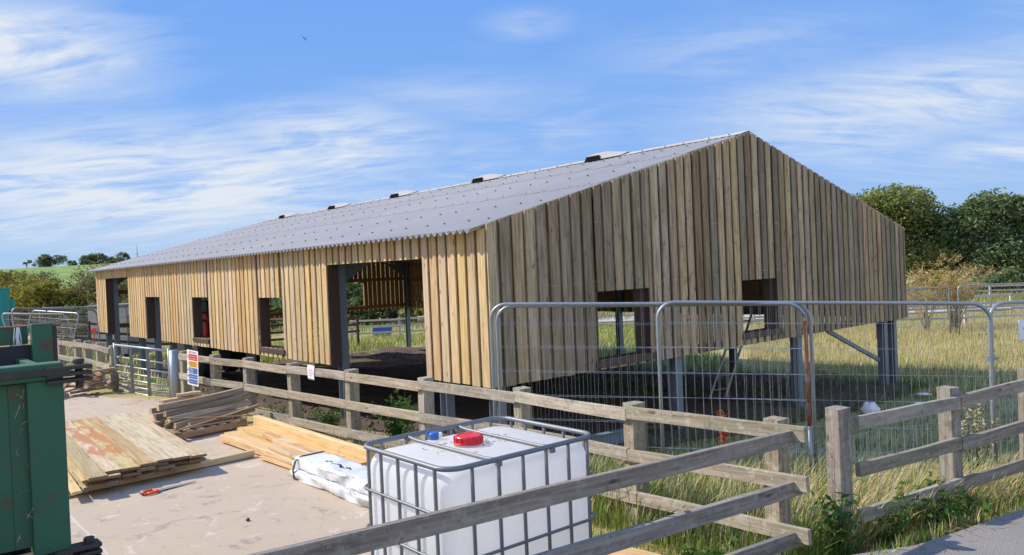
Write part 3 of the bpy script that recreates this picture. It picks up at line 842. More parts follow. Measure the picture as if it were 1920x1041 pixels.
# corrugated roof in three courses, one mesh with its screws
def roof():
    V = []; F = []; mi = []
    T = np.arange(0.015, BL + 0.06, 0.146 / 8)
    wave = 0.026 * np.cos(T / 0.146 * 2 * math.pi)
    base = 0; Fs = []
    for sg in (0, 1):
        for (s0, s1, up) in ((-0.27, 2.32, 0.0), (2.20, 4.42, 0.004), (4.30, BW / 2 + 0.0, 0.008)):
            rows = []
            for (s, lift) in ((s0, 0.005 if s0 > 0 else 0), (s1, -0.003 if s1 < 6 else 0)):
                ss = s if not sg else BW - s
                rows.append(np.stack([np.full_like(T, ss), T, ZE + TANR * s + wave + up + lift], 1))
            n = len(T); V.append(np.concatenate(rows)); idx = np.arange(n - 1) + base
            q = np.stack([idx, idx + n, idx + n + 1, idx + 1], 1); Fs.append(q if sg == 0 else q[:, ::-1]); base += 2 * n
    V = np.concatenate(V); F = np.concatenate(Fs)[:, ::-1]
    me_o = np_mesh('roof', V, F, M['roof'], parent=barn)
    sm = me_o.modifiers.new('thickness', 'SOLIDIFY'); sm.thickness = 0.006; sm.offset = 0
    # screws
    f = MB()
    for sg in (0, 1):
        for i, s in enumerate((0.28, 1.25, 2.27, 3.3, 4.36, 5.3, 5.98)):
            k = 0; t = 0.015
            step = 0.146
            while t < BL:
                if k % 7 in (2, 5):
                    ss = s if not sg else BW - s
                    z = ZE + TANR * s + 0.026 + (0.011 if s > 2.3 else 0) + (0.011 if s > 4.4 else 0)
                    f.lathe((ss, t, z), [(0.015, 0.0), (0.015, 0.012), (0.008, 0.022)], 7)
                k += 1; t += step
    tag(f.build('roof_fixing', M['s_blk'], me_o), kind='stuff')
    # ridge capping
    f = MB(); rz = ZA + 0.030
    for k in range(18):
        a = 0.02 + k * 1.18; b = min(a + 1.2, BL + 0.05)
        if b - a < 0.2: break
        h = rz + (0.004 if k % 2 else 0)
        for sg in (-1, 1):
            f.add([(BW / 2, a, h + 0.022), (BW / 2, b, h + 0.022), (BW / 2 + sg * 0.26, b, h - 0.26 * TANR + 0.018), (BW / 2 + sg * 0.26, a, h - 0.26 * TANR + 0.018)], [(0, 1, 2, 3)])
    rc = f.build('ridge_cap', M['roof'], me_o); sm = rc.modifiers.new('thickness', 'SOLIDIFY'); sm.thickness = 0.008
    for t in (3.35, 7.35, 11.3, 15.2, 19.1):
        f = MB()
        pts = lambda tt, hh, ww: [(BW / 2 - ww, tt, rz - ww * TANR + 0.03), (BW / 2 - ww + 0.06, tt, rz + hh - ww * TANR * 0.6), (BW / 2, tt, rz + hh + 0.03), (BW / 2 + ww - 0.06, tt, rz + hh - ww * TANR * 0.6), (BW / 2 + ww, tt, rz - ww * TANR + 0.03)]
        A = pts(t + 0.42, 0.10, 0.34); B = pts(t + 0.1, 0.10, 0.34); Cc = pts(t - 0.5, 0.012, 0.30)
        f.add(A + B + Cc, [(0, 1, 6, 5), (1, 2, 7, 6), (2, 3, 8, 7), (3, 4, 9, 8), (5, 6, 11, 10), (6, 7, 12, 11), (7, 8, 13, 12), (8, 9, 14, 13)])
        vt = f.build('ridge_vent', M['roof'], me_o)
        sm = vt.modifiers.new('thickness', 'SOLIDIFY'); sm.thickness = 0.008
        f2 = MB(); f2.prism([(BW / 2 - 0.375, t - 0.02, rz - 0.34 * TANR + 0.02), (BW / 2 - 0.375, t + 0.43, rz - 0.34 * TANR + 0.02), (BW / 2 - 0.325, t + 0.40, rz + 0.090 - 0.34 * TANR * 0.6), (BW / 2 - 0.325, t + 0.04, rz + 0.090 - 0.34 * TANR * 0.6)], (0.02, 0, 0))
        f2.add([(q[0], q[1] + 0.004, q[2] - 0.006) for q in A], [(0, 1, 2, 3, 4)])
        f2.build('vent_opening', M['void'], vt)  # solid black plate painted as the vent's dark opening


roof()
# barge boards at the verge
MB().prism([(-0.05, 0.02, ZE - 0.14), (BW / 2, 0.02, ZA - 0.14), (BW / 2, 0.02, ZA - 0.03), (-0.05, 0.02, ZE - 0.04)], (0, 0.025, 0)).build('verge_board', M['rail_in'], barn)


# bare soil below and inside the barn
def soil():
    ss = np.linspace(-1.35, BW + 0.1, 90); ts = np.linspace(-0.9, BL + 0.4, 140)
    Sg, Tg = np.meshgrid(ss, ts, indexing='ij')
    X = BC.x + (BB.x * Sg + BA.x * Tg) * KB; Y = BC.y + (BB.y * Sg + BA.y * Tg) * KB
    nz = np.array([mnoise.fractal(Vector((float(a) * 0.8, float(b) * 0.8, 3.1)), 1.0, 2.0, 5) for a, b in zip(Sg.ravel(), Tg.ravel())]).reshape(Sg.shape)
    e = np.minimum(np.minimum(Sg - ss[0], ss[-1] - Sg), np.minimum(Tg - ts[0], ts[-1] - Tg))
    e = sst(e, 0.0, 0.6)
    Z = g(X, Y) + (0.06 + 0.14 * nz) * e - 0.05 * (1 - e)
    V = np.stack([X, Y, Z], -1).reshape(-1, 3); n = len(ts)
    I, J = np.meshgrid(np.arange(len(ss) - 1), np.arange(n - 1), indexing='ij'); a = (I * n + J).ravel()
    F = np.stack([a, a + n, a + n + 1, a + 1], 1)
    tag(np_mesh('soil', V, F, M['soil'], smooth_=True), kind='structure')


soil()
# stones and clods on the soil: uncountable
def clods():
    V = []; F = []; b = 0
    for i in range(2600):
        s = rnd.uniform(-1.1, BW); t = rnd.uniform(-0.6, BL); p = bw(s, t); r = rnd.uniform(0.012, 0.05) * (1.6 if rnd.random() < 0.06 else 1)
        z = gz(p.x, p.y) + 0.07 + rnd.uniform(-0.05, 0.04)
        for d in ((1, 0, 0), (0, 1, 0), (-1, 0, 0), (0, -1, 0), (0, 0, 0.8), (0, 0, -0.8)):
            V.append((p.x + d[0] * r * rnd.uniform(.6, 1.4), p.y + d[1] * r * rnd.uniform(.6, 1.4), z + d[2] * r * rnd.uniform(.6, 1.2)))
        for k in range(4): F.append((b + k, b + (k + 1) % 4, b + 4)); F.append((b + (k + 1) % 4, b + k, b + 5))
        b += 6
    tag(np_mesh('rubble', V, F, M['soil']), kind='stuff')


clods()

# ------------------------------------------------------------------ timber fences
def fence(label, posts, railtops, mat, side=1, pw=0.135, rh=0.105, rt_=0.042, ext=(0.08, 0.08), group=None, sag=0.012, railmat=None, per_bay=2, name='timber_fence', base=None, off=None):
    c = posts[0]; root = empty(name, (c[0], c[1], gz(c[0], c[1])))
    tag(root, label, 'fence', group)
    P = [Vector((p[0], p[1], p[2])) for p in posts]; KK = [p[3] if len(p) > 3 else 1.0 for p in posts]
    for i, p in enumerate(P):
        q = P[min(i + 1, len(P) - 1)] - P[max(i - 1, 0)]; q.z = 0; q.normalize()
        zb = gz(p.x, p.y) - 0.25 if base is None else base
        beam('post', (p.x + rnd.uniform(-.012, .012), p.y, zb), (p.x, p.y, p.z), (pw + rnd.uniform(-.006, .006)) * KK[i], pw * KK[i], mat, root, side=q, seg=3)
    nrm = (P[-1] - P[0]); nrm.z = 0; nrm = Vector((-nrm.y, nrm.x, 0)).normalized() * (pw / 2 + rt_ / 2 + 0.002) * side
    if off is not None: nrm = nrm.normalized() * off
    for k, zt in enumerate(railtops):
        i = 0
        while i < len(P) - 1:
            j = min(i + per_bay, len(P) - 1)
            if k % 2 and i == 0 and per_bay > 1: j = 1
            a = P[i].copy(); b = P[j].copy(); a.z = a.z - (zt + rh / 2) * KK[i] + rnd.uniform(-sag, sag); b.z = b.z - (zt + rh / 2) * KK[j] + rnd.uniform(-sag, sag); ka = (KK[i] + KK[j]) / 2
            d = (b - a).normalized()
            if i == 0: a -= d * ext[0]
            else: a += d * 0.003
            if j == len(P) - 1: b += d * ext[1]
            else: b -= d * 0.003
            # bend the rail through the middle post when it spans two bays
            if j - i == 2:
                m = P[i + 1].copy(); m.z = (a.z + b.z) / 2; l = (a + b) / 2; dev = (m - l); dev -= d * dev.dot(d)
                m2 = l + dev * 0.0
                ofs = nrm
                beam('rail', a + ofs, b + ofs, rt_, rh, railmat or mat, root, seg=6)
            else:
                beam('rail', a + nrm, b + nrm, rt_ * ka, rh * ka, railmat or mat, root, seg=5)
            i = j
    return root


HA = 1.20
A_posts = [(-6.97, 16.3, 0.96, 1.2), (-5.89, 15.17, 0.96, 1.2), (-4.93, 14.27, 0.96, 1.2), (-3.67, 12.73, 0.996, 1.17), (-2.39, 11.23, 1.032, 1.14), (-1.15, 9.78, 1.068, 1.11), (0.06, 8.37, 1.104, 1.08), (1.04, 6.92, 1.152, 1.04), (1.92, 5.76, 1.2, 1.0)]
fenceA = fence('weathered three rail fence between gate and white tank, running in front of barn', A_posts,
               (0.03, 0.385, 0.745), M['fence'], side=-1, ext=(0.05, 0.30), per_bay=1, pw=.138)
fenceL = fence('weathered three rail fence left of the metal gate beside the scrap timber', [(x, y, .96, 1.2) for x, y in ((-9.66, 18.58), (-10.54, 19.63), (-11.34, 20.52), (-11.94, 21.12), (-12.95, 22.08), (-14.16, 23.4), (-15.48, 24.84))],
               (0.04, 0.38, 0.72), M['fence'], side=1, ext=(0.05, 0.1), per_bay=1)
# fence B: roadside rails in front of the tank, nailed to the corner post's near face
fb = empty('timber_fence', (-1.5, 3.3, 0.2)); tag(fb, 'grey roadside rails in the foreground crossing in front of the white tank', 'fence')
bd = Vector((0.815, 0.535, 0)).normalized(); be = Vector((2.03, 5.60, 0))
for k, (zt, mm2) in enumerate(((1.15, 'fence_road'), (0.785, 'fence_road'), (0.42, 'fence_road'))):
    z = zt - 0.054
    beam('rail', be - bd * 4.9 + Vector((0, 0, z + 0.015)), be + bd * (0.03 - 0.03 * k) + Vector((0, 0, z)), 0.045, 0.108, M[mm2], fb, seg=10, warp=0.003)
beam('post', (-1.82, 3.18, 0), (-1.82, 3.18, 1.2), 0.13, 0.13, M['fence_grey'], fb)
fenceC = fence('weathered roadside fence at right above the tarmac with wire netting', [(2.48, 6.0, 1.21), (3.74, 6.70, 1.21), (4.83, 7.28, 1.25), (6.1, 7.95, 1.25)],
               (0.065, 0.425, 0.78), M['fence_grey'], side=-1, ext=(-0.10, 0.2), per_bay=1, off=0.093)
# wire netting on fence C and round the corner post
def netting(pts, parent, z0off=0.05, h=1.0, dv=0.15, hs=(0.0, .1, .22, .36, .52, .70, .9)):
    f = MB()
    for i in range(len(pts) - 1):
        a = Vector(pts[i]); b = Vector(pts[i + 1]); ln = (b - a).length; n = max(1, int(ln / dv))
        for hh in hs:
            pp = []
            for k in range(7):
                q = a.lerp(b, k / 6); pp.append((q.x, q.y, gz(q.x, q.y) + z0off + hh + 0.012 * math.sin(k * 2.1 + hh * 9)))
            f.tube(pp, 0.0022, 3, cap=False)
        for k in range(n + 1):
            q = a.lerp(b, k / n); zb = gz(q.x, q.y) + z0off
            f.tube([(q.x, q.y, zb), (q.x + rnd.uniform(-.015, .015), q.y, zb + hs[-1] / 2), (q.x, q.y, zb + hs[-1])], 0.0019, 3, cap=False)
    return f.build('wire_netting', M['galv_wire'], parent, world=True)


netting([(1.98, 5.85, 0), (2.42, 6.08, 0), (3.70, 6.79, 0), (4.79, 7.37, 0), (6.1, 8.05, 0)], fenceC)

# galvanised field gate with tubular posts
def gate():
    a = Vector((-9.58, 18.50, 0)); b = Vector((-7.48, 16.70, 0)); d = (b - a).normalized(); L_ = (b - a).length
    root = empty('field_gate', (a.x, a.y, 0)); tag(root, 'galvanised seven bar metal field gate between wooden post and round steel post', 'gate')
    zs = [-0.09, 0.05, 0.20, 0.345, 0.50, 0.70, 0.98]
    MB().tube([a + Vector((0, 0, -0.12)), a + Vector((0, 0, 1.02))], 0.031, 10).build('stile', M['galv'], root, True, world=True)
    MB().tube([b + Vector((0, 0, -0.14)), b + Vector((0, 0, 0.98))], 0.031, 10).build('stile', M['galv'], root, True, world=True)
    for i, z in enumerate(zs):
        MB().tube([a + Vector((0, 0, z)), b + Vector((0, 0, z - 0.045))], 0.027 if i in (0, 6) else 0.020, 10).build('bar', M['galv'], root, True, world=True)
    for q in (0.33, 0.64):
        p = a.lerp(b, q); beam('upright', (p.x, p.y - 0.03, -0.12), (p.x, p.y - 0.03, .96), 0.072, 0.008, M['galv'], root, side=d, jit=0, warp=0)
    MB().tube([a + d * .34 + Vector((0, -.03, .73)), a + d * .36 + Vector((0, -.05, .55)), a + d * .35 + Vector((0, -.04, .2))], [0.012, 0.008, 0.005], 6).build('rope', M['leaf_thistle'], root, world=True)
    MB().tube([a + d * .26 + Vector((0, -.03, .66)), a + d * .34 + Vector((0, -.04, .76)), a + d * .42 + Vector((0, -.03, .68)), a + d * .34 + Vector((0, -.04, .60))], 0.014, 6, closed=True).build('knot', M['leaf_thistle'], root, world=True)


gate()
gp = MB(); gp.tube([(-7.31, 16.56, -0.4), (-7.31, 16.56, 0.95)], 0.10, 20); gp.lathe((-7.31, 16.56, 0.948), [(0.10, 0), (0.085, 0.012)], 20)
tag(gp.build('gate_post', M['galv'], None, True), 'round galvanised steel gate post at the right end of the gate', 'gate post')

# ------------------------------------------------------------------ temporary mesh fence panels
def heras(label, pl, pr, zt, h=2.05, lean=(0, 0), group='temporary mesh fence panels', dv=0.09, rw=0.0016, name='mesh_fence_panel', rust=False, seed=0, tr=0.021, loc_feet=True):
    r2 = random.Random(seed + 5)
    a = Vector((*pl, 0)); b = Vector((*pr, 0)); d = (b - a); L_ = d.length; d.normalize()
    root = empty(name, (a.x, a.y, zt[0] - h)); tag(root, label, 'mesh fence', group)
    ln = Vector((lean[0], lean[1], 0))

    def pt(u, v):  # u along, v height 0..h
        zt_ = zt[0] + (zt[1] - zt[0]) * u / L_
        return a + d * u + ln * (v / h) + Vector((0, 0, zt_ - h + v))
    R_ = 0.19; path = [pt(0, 0), pt(0, h * 0.5), pt(0, h - R_)]
    for k in range(1, 7):
        an = math.pi / 2 * k / 6; path.append(pt(R_ - R_ * math.cos(an), h - R_ + R_ * math.sin(an)))
    path.append(pt(L_ / 2, h))
    for k in range(0, 7):
        an = math.pi / 2 * (1 - k / 6); path.append(pt(L_ - R_ + R_ * math.cos(an), h - R_ + R_ * math.sin(an)))
    if rust:
        MB().tube(path[:-1], tr, 10).build('frame', M['galv'], root, True, world=True)
        MB().tube([path[-1], pt(L_, h * 0.35)], tr, 10).build('rusty_pole', M['rust'], root, True, world=True)
        MB().tube([pt(L_, h * 0.35 - 0.001), pt(L_, 0)], tr, 10).build('pole', M['galv'], root, True, world=True)
    else:
        path += [pt(L_, h * 0.5), pt(L_, 0)]
        MB().tube(path, tr, 10).build('frame', M['galv'], root, True, world=True)
    f = MB(); n = int(L_ / dv)
    for i in range(1, n):
        u = L_ * i / n + r2.uniform(-0.004, 0.004)
        top = h - 0.005 if R_ < u < L_ - R_ else h - R_ + math.sqrt(max(0, R_ ** 2 - (R_ - min(u, L_ - u)) ** 2)) - 0.005
        w = r2.uniform(-0.008, 0.008)
        f.tube([pt(u, 0.12), pt(u + w, h * 0.3), pt(u - w, h * 0.6), pt(u, top)], rw, 3, cap=False)
    for v in (0.14, 0.40, 0.67, 0.94, 1.21, 1.48, 1.74):
        vv = v * h / 1.95
        f.tube([pt(0.01, vv), pt(L_ * .3, vv + r2.uniform(-.01, .01)), pt(L_ * .7, vv + r2.uniform(-.01, .01)), pt(L_ - 0.01, vv)], rw * 1.25, 3, cap=False)
    f.build('wire_mesh', M['galv_wire'], root, world=True)
    for u in (0.0, L_):
        if loc_feet:
            p = pt(u, 0)
            q = MB().box((p.x, p.y, p.z + 0.04), (0.22, 0.60, 0.13), (0, 0, math.atan2(d.y, d.x)))
            q.build('foot', M['dark'], root, world=True, bevel=0.02)
    return root


heras('mesh fence panel at the barn corner with a rusty right pole', (-0.27, 9.12), (3.16, 8.38), (1.99, 1.885), rust=True, seed=1)
heras('second mesh panel doubled just behind the rusty poled one', (-0.20, 9.24), (3.25, 8.47), (1.955, 1.875), seed=2)
heras('mesh fence panel before the gable windows, reaching right to the netted field', (1.60, 8.60), (5.07, 8.22), (1.955, 1.81), seed=3)
hd = heras('mesh fence panel at the right edge with a paper notice on it', (5.13, 8.34), (8.45, 9.2), (1.80, 1.75), seed=4)
cl_ = MB().box((5.10, 8.27, 1.22), (0.10, 0.05, 0.03)); cl_.lathe((5.06, 8.26, 1.19), [(0.033, 0), (0.033, 0.06)], 10); cl_.lathe((5.14, 8.33, 1.19), [(0.033, 0), (0.033, 0.06)], 10)
tag(cl_.build('fence_clamp', M['galv']), 'steel clamp joining the two mesh panels at right', 'clamp')
heras('far mesh panel behind the golden shrub, right end beside its twin', (14.75, 31.5), (18.05, 32.0), (0.86, 0.86), h=1.95, dv=0.11, rw=0.004, tr=0.03, seed=6, loc_feet=False, group='mesh panels across the far meadow')
heras('far mesh panel right of the golden shrub, in front of the dark trees', (18.2, 31.6), (21.6, 30.8), (0.93, 0.93), h=2.0, dv=0.11, rw=0.004, tr=0.03, seed=7, loc_feet=False, group='mesh panels across the far meadow')
heras('far mesh panel beyond the barn, seen through its big doorway', (-5.6, 50.5), (-2.0, 50.5), (0.50, 0.50), h=1.95, dv=0.12, rw=0.004, tr=0.03, seed=8, loc_feet=False, group='mesh panels across the far meadow')
heras('mesh panel with bowed top leaning behind the green skips', (-16.6, 25.8), (-15.5, 29.0), (1.80, 1.50), h=2.1, lean=(-0.2, 0.1), dv=0.1, rw=0.003, tr=0.026, seed=9, group='tumbled mesh panels on the left')
heras('mesh panel leaning right against the others by the field fence', (-18.2, 28.4), (-15.7, 28.2), (1.55, 1.43), h=2.1, lean=(-0.62, 0.0), dv=0.1, rw=0.003, tr=0.028, seed=10, group='tumbled mesh panels on the left')
heras('slanting mesh panel in the middle of the tumbled group', (-17.6, 27.3), (-15.3, 26.2), (1.64, 1.50), h=2.1, lean=(0.55, 0.1), dv=0.1, rw=0.003, tr=0.026, seed=11, group='tumbled mesh panels on the left')
heras('straight mesh panel in front of the pale shed', (-19.6, 32.0), (-16.3, 32.6), (1.60, 1.52), h=2.1, dv=0.1, rw=0.003, tr=0.022, seed=12, group='tumbled mesh panels on the left')
o_ = MB().box((-16.95, 31.2, 0.60), (0.16, 0.08, 0.24)); o_.tube([(-16.95, 31.2, .48), (-16.95, 31.2, .02)], 0.018, 6)
tag(o_.build('warning_lamp', M['orange'], bevel=0.02), 'small orange site lamp hanging by the far left barn corner', 'site lamp')

# ------------------------------------------------------------------ intermediate bulk container
def rrect(w, d, r, n=6):
    pts = []
    for (cx_, cy_, a0) in ((w - r, d - r, 0), (r, d - r, 90), (r, r, 180), (w - r, r, 270)):
        for k in range(n + 1):
            an = R(a0 + 90 * k / n); pts.append((cx_ + r * math.cos(an), cy_ + r * math.sin(an)))
    return pts


def ibc():
    yaw = 0.698; zt = 1.28; zb = 0.14
    root = empty('liquid_tank', (-0.409, 4.312, 0), yaw); tag(root, 'white plastic bulk liquid tank in a grey tubular cage with red lid', 'tank')
    f = MB(); prof = []
    ins = 0.017
    lev = [(zb + 0.10, 0.03), (zb + 0.13, 0.008), (zb + 0.17, 0.0), (0.5, 0.0), (0.8, 0.0), (1.10, 0.0), (1.155, 0.003), (1.19, 0.011), (1.218, 0.026), (1.236, 0.050), (1.246, 0.085), (1.250, 0.15), (1.252, 0.3), (1.252, 0.46)]
    n = 7
    for (z, i_) in lev:
        w, d = 1.2 - 2 * (ins + i_), 1.0 - 2 * (ins + i_); r = max(0.02, min(0.105, min(w, d) / 2 - 0.005) if i_ < 0.1 else min(0.105, d / 2 - .004))
        prof.append([(x + ins + i_, y + ins + i_, z) for x, y in rrect(w, d, r, n)])
    k = len(prof[0]); V = [p for ring in prof for p in ring]; F = []
    for i in range(len(prof) - 1):
        for j in range(k): F.append((i * k + j, i * k + (j + 1) % k, (i + 1) * k + (j + 1) % k, (i + 1) * k + j))
    F.append(tuple(range(k))[::-1]); F.append(tuple(range((len(prof) - 1) * k, len(prof) * k)))
    f.add(V, F); tank = f.build('tank_body', M['ibc'], root, True)
    # mould seam across the top and dirt by the lid
    MB().tube([(0.22, 0.12, 1.251), (0.40, 0.5, 1.2525), (0.44, 0.86, 1.251)], 0.0018, 5).build('mould_seam', M['ibc'], tank)
    d_ = MB(); r2 = random.Random(4)
    for i in range(60):
        an = r2.uniform(0, 6.28); rr = 0.10 + r2.random() ** 2 * 0.16
        x, y = 0.56 + rr * math.cos(an) * 1.4, 0.55 + rr * math.sin(an)
        if abs(y - .5) < .3: d_.box((x, y, 1.2535), (r2.uniform(.004, .03), r2.uniform(.002, .006), 0.003), (0, 0, r2.uniform(0, 3)))
    dl = d_.build('dead_grass_litter', M['leaf_thistle'], root); tag(dl, kind='stuff')
    # red screw lid with ribs, on a white neck
    MB().lathe((0.56, 0.55, 1.250), [(0.098, 0), (0.098, 0.018)], 28).build('neck', M['ibc'], root, True)
    lid = MB(); lid.lathe((0.56, 0.55, 1.262), [(0.100, 0), (0.102, 0.006), (0.095, 0.012), (0.093, 0.045), (0.086, 0.053), (0.07, 0.054), (0.068, 0.050), (0.01, 0.050)], 32)
    for i in range(16):
        an = i / 16 * 6.283; lid.box((0.56 + 0.094 * math.cos(an), 0.55 + 0.094 * math.sin(an), 1.293), (0.010, 0.008, 0.036), (0, 0, an))
    lo = lid.build('screw_lid', M['red'], root); lo.modifiers.new('w', 'BEVEL').width = 0.0015
    # cage
    def ring(z, r, rad, o_=0.0):
        return [(x - o_, y - o_, z) for x, y in rrect(1.2 + 2 * o_, 1.0 + 2 * o_, rad, 8)]
    MB().tube(ring(zt, 0, 0.12, 0.0), 0.0165, 10, closed=True).build('top_rim', M['galv_cage'], root, True)
    for z in (1.01, 0.745, 0.49, 0.30):
        MB().tube(ring(z, 0, 0.10, 0.006), 0.0105, 8, closed=True).build('cage_ring', M['galv_cage'], root, True)
    MB().tube(ring(0.155, 0, 0.10, 0.0), 0.0165, 8, closed=True).build('base_ring', M['galv_cage'], root, True)
    def bar(x, y, ex, ey):
        beam('cage_bar', (x, y, 0.15), (x, y, zt - 0.012), 0.017, 0.017, M['galv_cage'], root, world=False, side=(ex, ey, 0), jit=0, warp=0, seg=8)
    for x in (0.17, 0.365, 0.555, 0.745, 0.935, 1.105):
        bar(x, -0.004, 1, 0); bar(x, 1.004, 1, 0)
    for y in (0.12, 0.32, 0.52, 0.72, 0.88):
        bar(-0.004, y, 0, 1); bar(1.204, y, 0, 1)
    # two bars across the top, dipping from the rim
    for x in (0.37, 0.80):
        MB().tube([(x, 0.0, zt - 0.005), (x, 0.05, 1.270), (x, 0.12, 1.264), (x, 0.88, 1.264), (x, 0.95, 1.270), (x, 1.0, zt - 0.005)], 0.0125, 8).build('cross_bar', M['galv_cage'], root, True)
        for y in (0.0, 1.0):
            MB().box((x, y, zt - 0.025), (0.036, 0.03, 0.035)).build('bracket', M['galv_cage'], root, bevel=0.004)
    MB().tube([(0.80, 0.60, 1.265), (0.795, 0.62, 1.28), (0.80, 0.64, 1.24)], 0.004, 6).build('cable_tie', M['white'], root)
    pl = MB()
    for x in (0.07, 0.6, 1.13): pl.box((x, 0.5, 0.055), (0.10, 1.0, 0.07))
    for y in (0.07, 0.5, 0.93): pl.box((0.6, y, 0.115), (1.2, 0.12, 0.022))
    for y in (0.07, 0.5, 0.93): pl.box((0.6, y, 0.012), (1.2, 0.12, 0.016))
    pl.build('pallet_base', M['mid_timber'], root)
    # stamp marks on top
    return root


ibc()
by = Vector((-0.409, 4.312, 0)); ci, si = math.cos(.698), math.sin(.698)
def ib(x, y, z): return (by.x + x * ci - y * si, by.y + x * si + y * ci, z)
bp = ib(0.50, 0.865, 1.252)
tr_ = empty('tape_measure', bp, 0.5); tag(tr_, 'small blue tape case with white label beside the red lid', 'tape measure')
MB().lathe((0, 0, 0), [(0.034, 0), (0.037, 0.006), (0.037, 0.040), (0.032, 0.046)], 20).build('case', M['blue'], tr_, True)
MB().box((0.035, -0.012, 0.024), (0.034, 0.034, 0.036)).build('label_plate', M['white'], tr_, bevel=0.004)
MB().box((-0.03, 0.028, 0.036), (0.02, 0.02, 0.034)).build('clip', M['blue'], tr_, bevel=0.004)

# ------------------------------------------------------------------ board stack on the yard
ORD = ['first', 'second', 'third', 'fourth', 'fifth', 'sixth', 'seventh', 'eighth']
def stack():
    o = Vector((-4.93, 8.74, 0)); u = Vector((0.635, 0.773, 0)).normalized(); v = Vector((-0.6, 0.8, 0)).normalized()
    zz = 0.085; layers = 4; w = 0.196
    r2 = random.Random(3)
    lay = ['bottom', 'second', 'third', 'top']
    for l in range(layers):
        for k in range(7):
            off = r2.uniform(-0.09, 0.06) + (0.05 if l < 3 else 0); sh_ = r2.uniform(-0.01, 0.01) + (l % 2) * 0.05 - 0.02
            if l == 3 and k == 6: off = -0.13; sh_ = 0.02
            if l == 3 and k == 0: off = -0.10
            a = o + u * (k * (w + 0.004) + w / 2 + sh_) - v * (off * -1); b = a + v * (4.25 + r2.uniform(-0.1, 0.1)) + u * r2.uniform(-0.02, 0.02)
            z = zz + l * 0.040 + 0.018
            bo = beam('board', a + Vector((0, 0, z)), b + Vector((0, 0, z + r2.uniform(-.002, .002))), w, 0.032, M['board'], None, seg=6, warp=0.003, endmat=M['endgrain'])
            if l == 3: lb = f'{ORD[k]} long board from the skip side in the top layer of the wide board stack'
            else: lb = f'{ORD[k]} board from the skip side, {lay[l]} layer of the wide board stack'
            if l == 3 and k in (1, 2): bo.data.materials[0] = M['board_stained']
            if l == 3 and k == 0: lb = 'top layer long board nearest the skip, set back at its end'
            tag(bo, lb, 'board', 'long boards stacked on the concrete')
    for k, (q, lb) in enumerate(((0.10, 'square timber bearer under the near end of the board stack, poking out right'), (3.6, 'square bearer under the far end of the board stack'))):
        a = o + v * (q + 0.12) - u * 0.45; b = a + u * 2.75 if k == 0 else a + u * 1.9
        if k == 0: a = Vector((-5.35, 8.75, 0)); b = Vector((-3.62, 10.49, 0))
        tag(beam('bearer', a + Vector((0, 0, 0.045)), b + Vector((0, 0, 0.045)), 0.085, 0.082, M['timber'], None), lb, 'timber', 'bearers under the board stack')
    a = o - u * 0.10 - v * 0.06
    tag(beam('board', a + Vector((0, 0, 0.10)), a + v * 3.9 + Vector((0, 0, 0.12)), 0.10, 0.03, M['timber'], None), 'narrow yellow lath lying along the skip side of the board stack', 'lath')


def stained():
    m = M['board'].copy(); m.name = 'treated_board_red_stain'; t = m.node_tree; b = t.nodes['Principled BSDF']
    src = b.inputs['Base Color'].links[0].from_socket
    tcn = t.nodes.new('ShaderNodeTexCoord'); mp = t.nodes.new('ShaderNodeMapping'); t.links.new(tcn.outputs['Object'], mp.inputs[0]); mp.inputs['Scale'].default_value = (1, 4, 4)
    n = noise_n(t, mp.outputs[0], 1.3, 6, 0.65, 0.8)
    t.links.new(mixc(t, fmath(t, 'MULTIPLY', smooth(t, n, 0.48, 0.56), 0.75), src, (0.42, 0.15, 0.055)), b.inputs['Base Color'])
    return m


M['board_stained'] = stained()
stack()

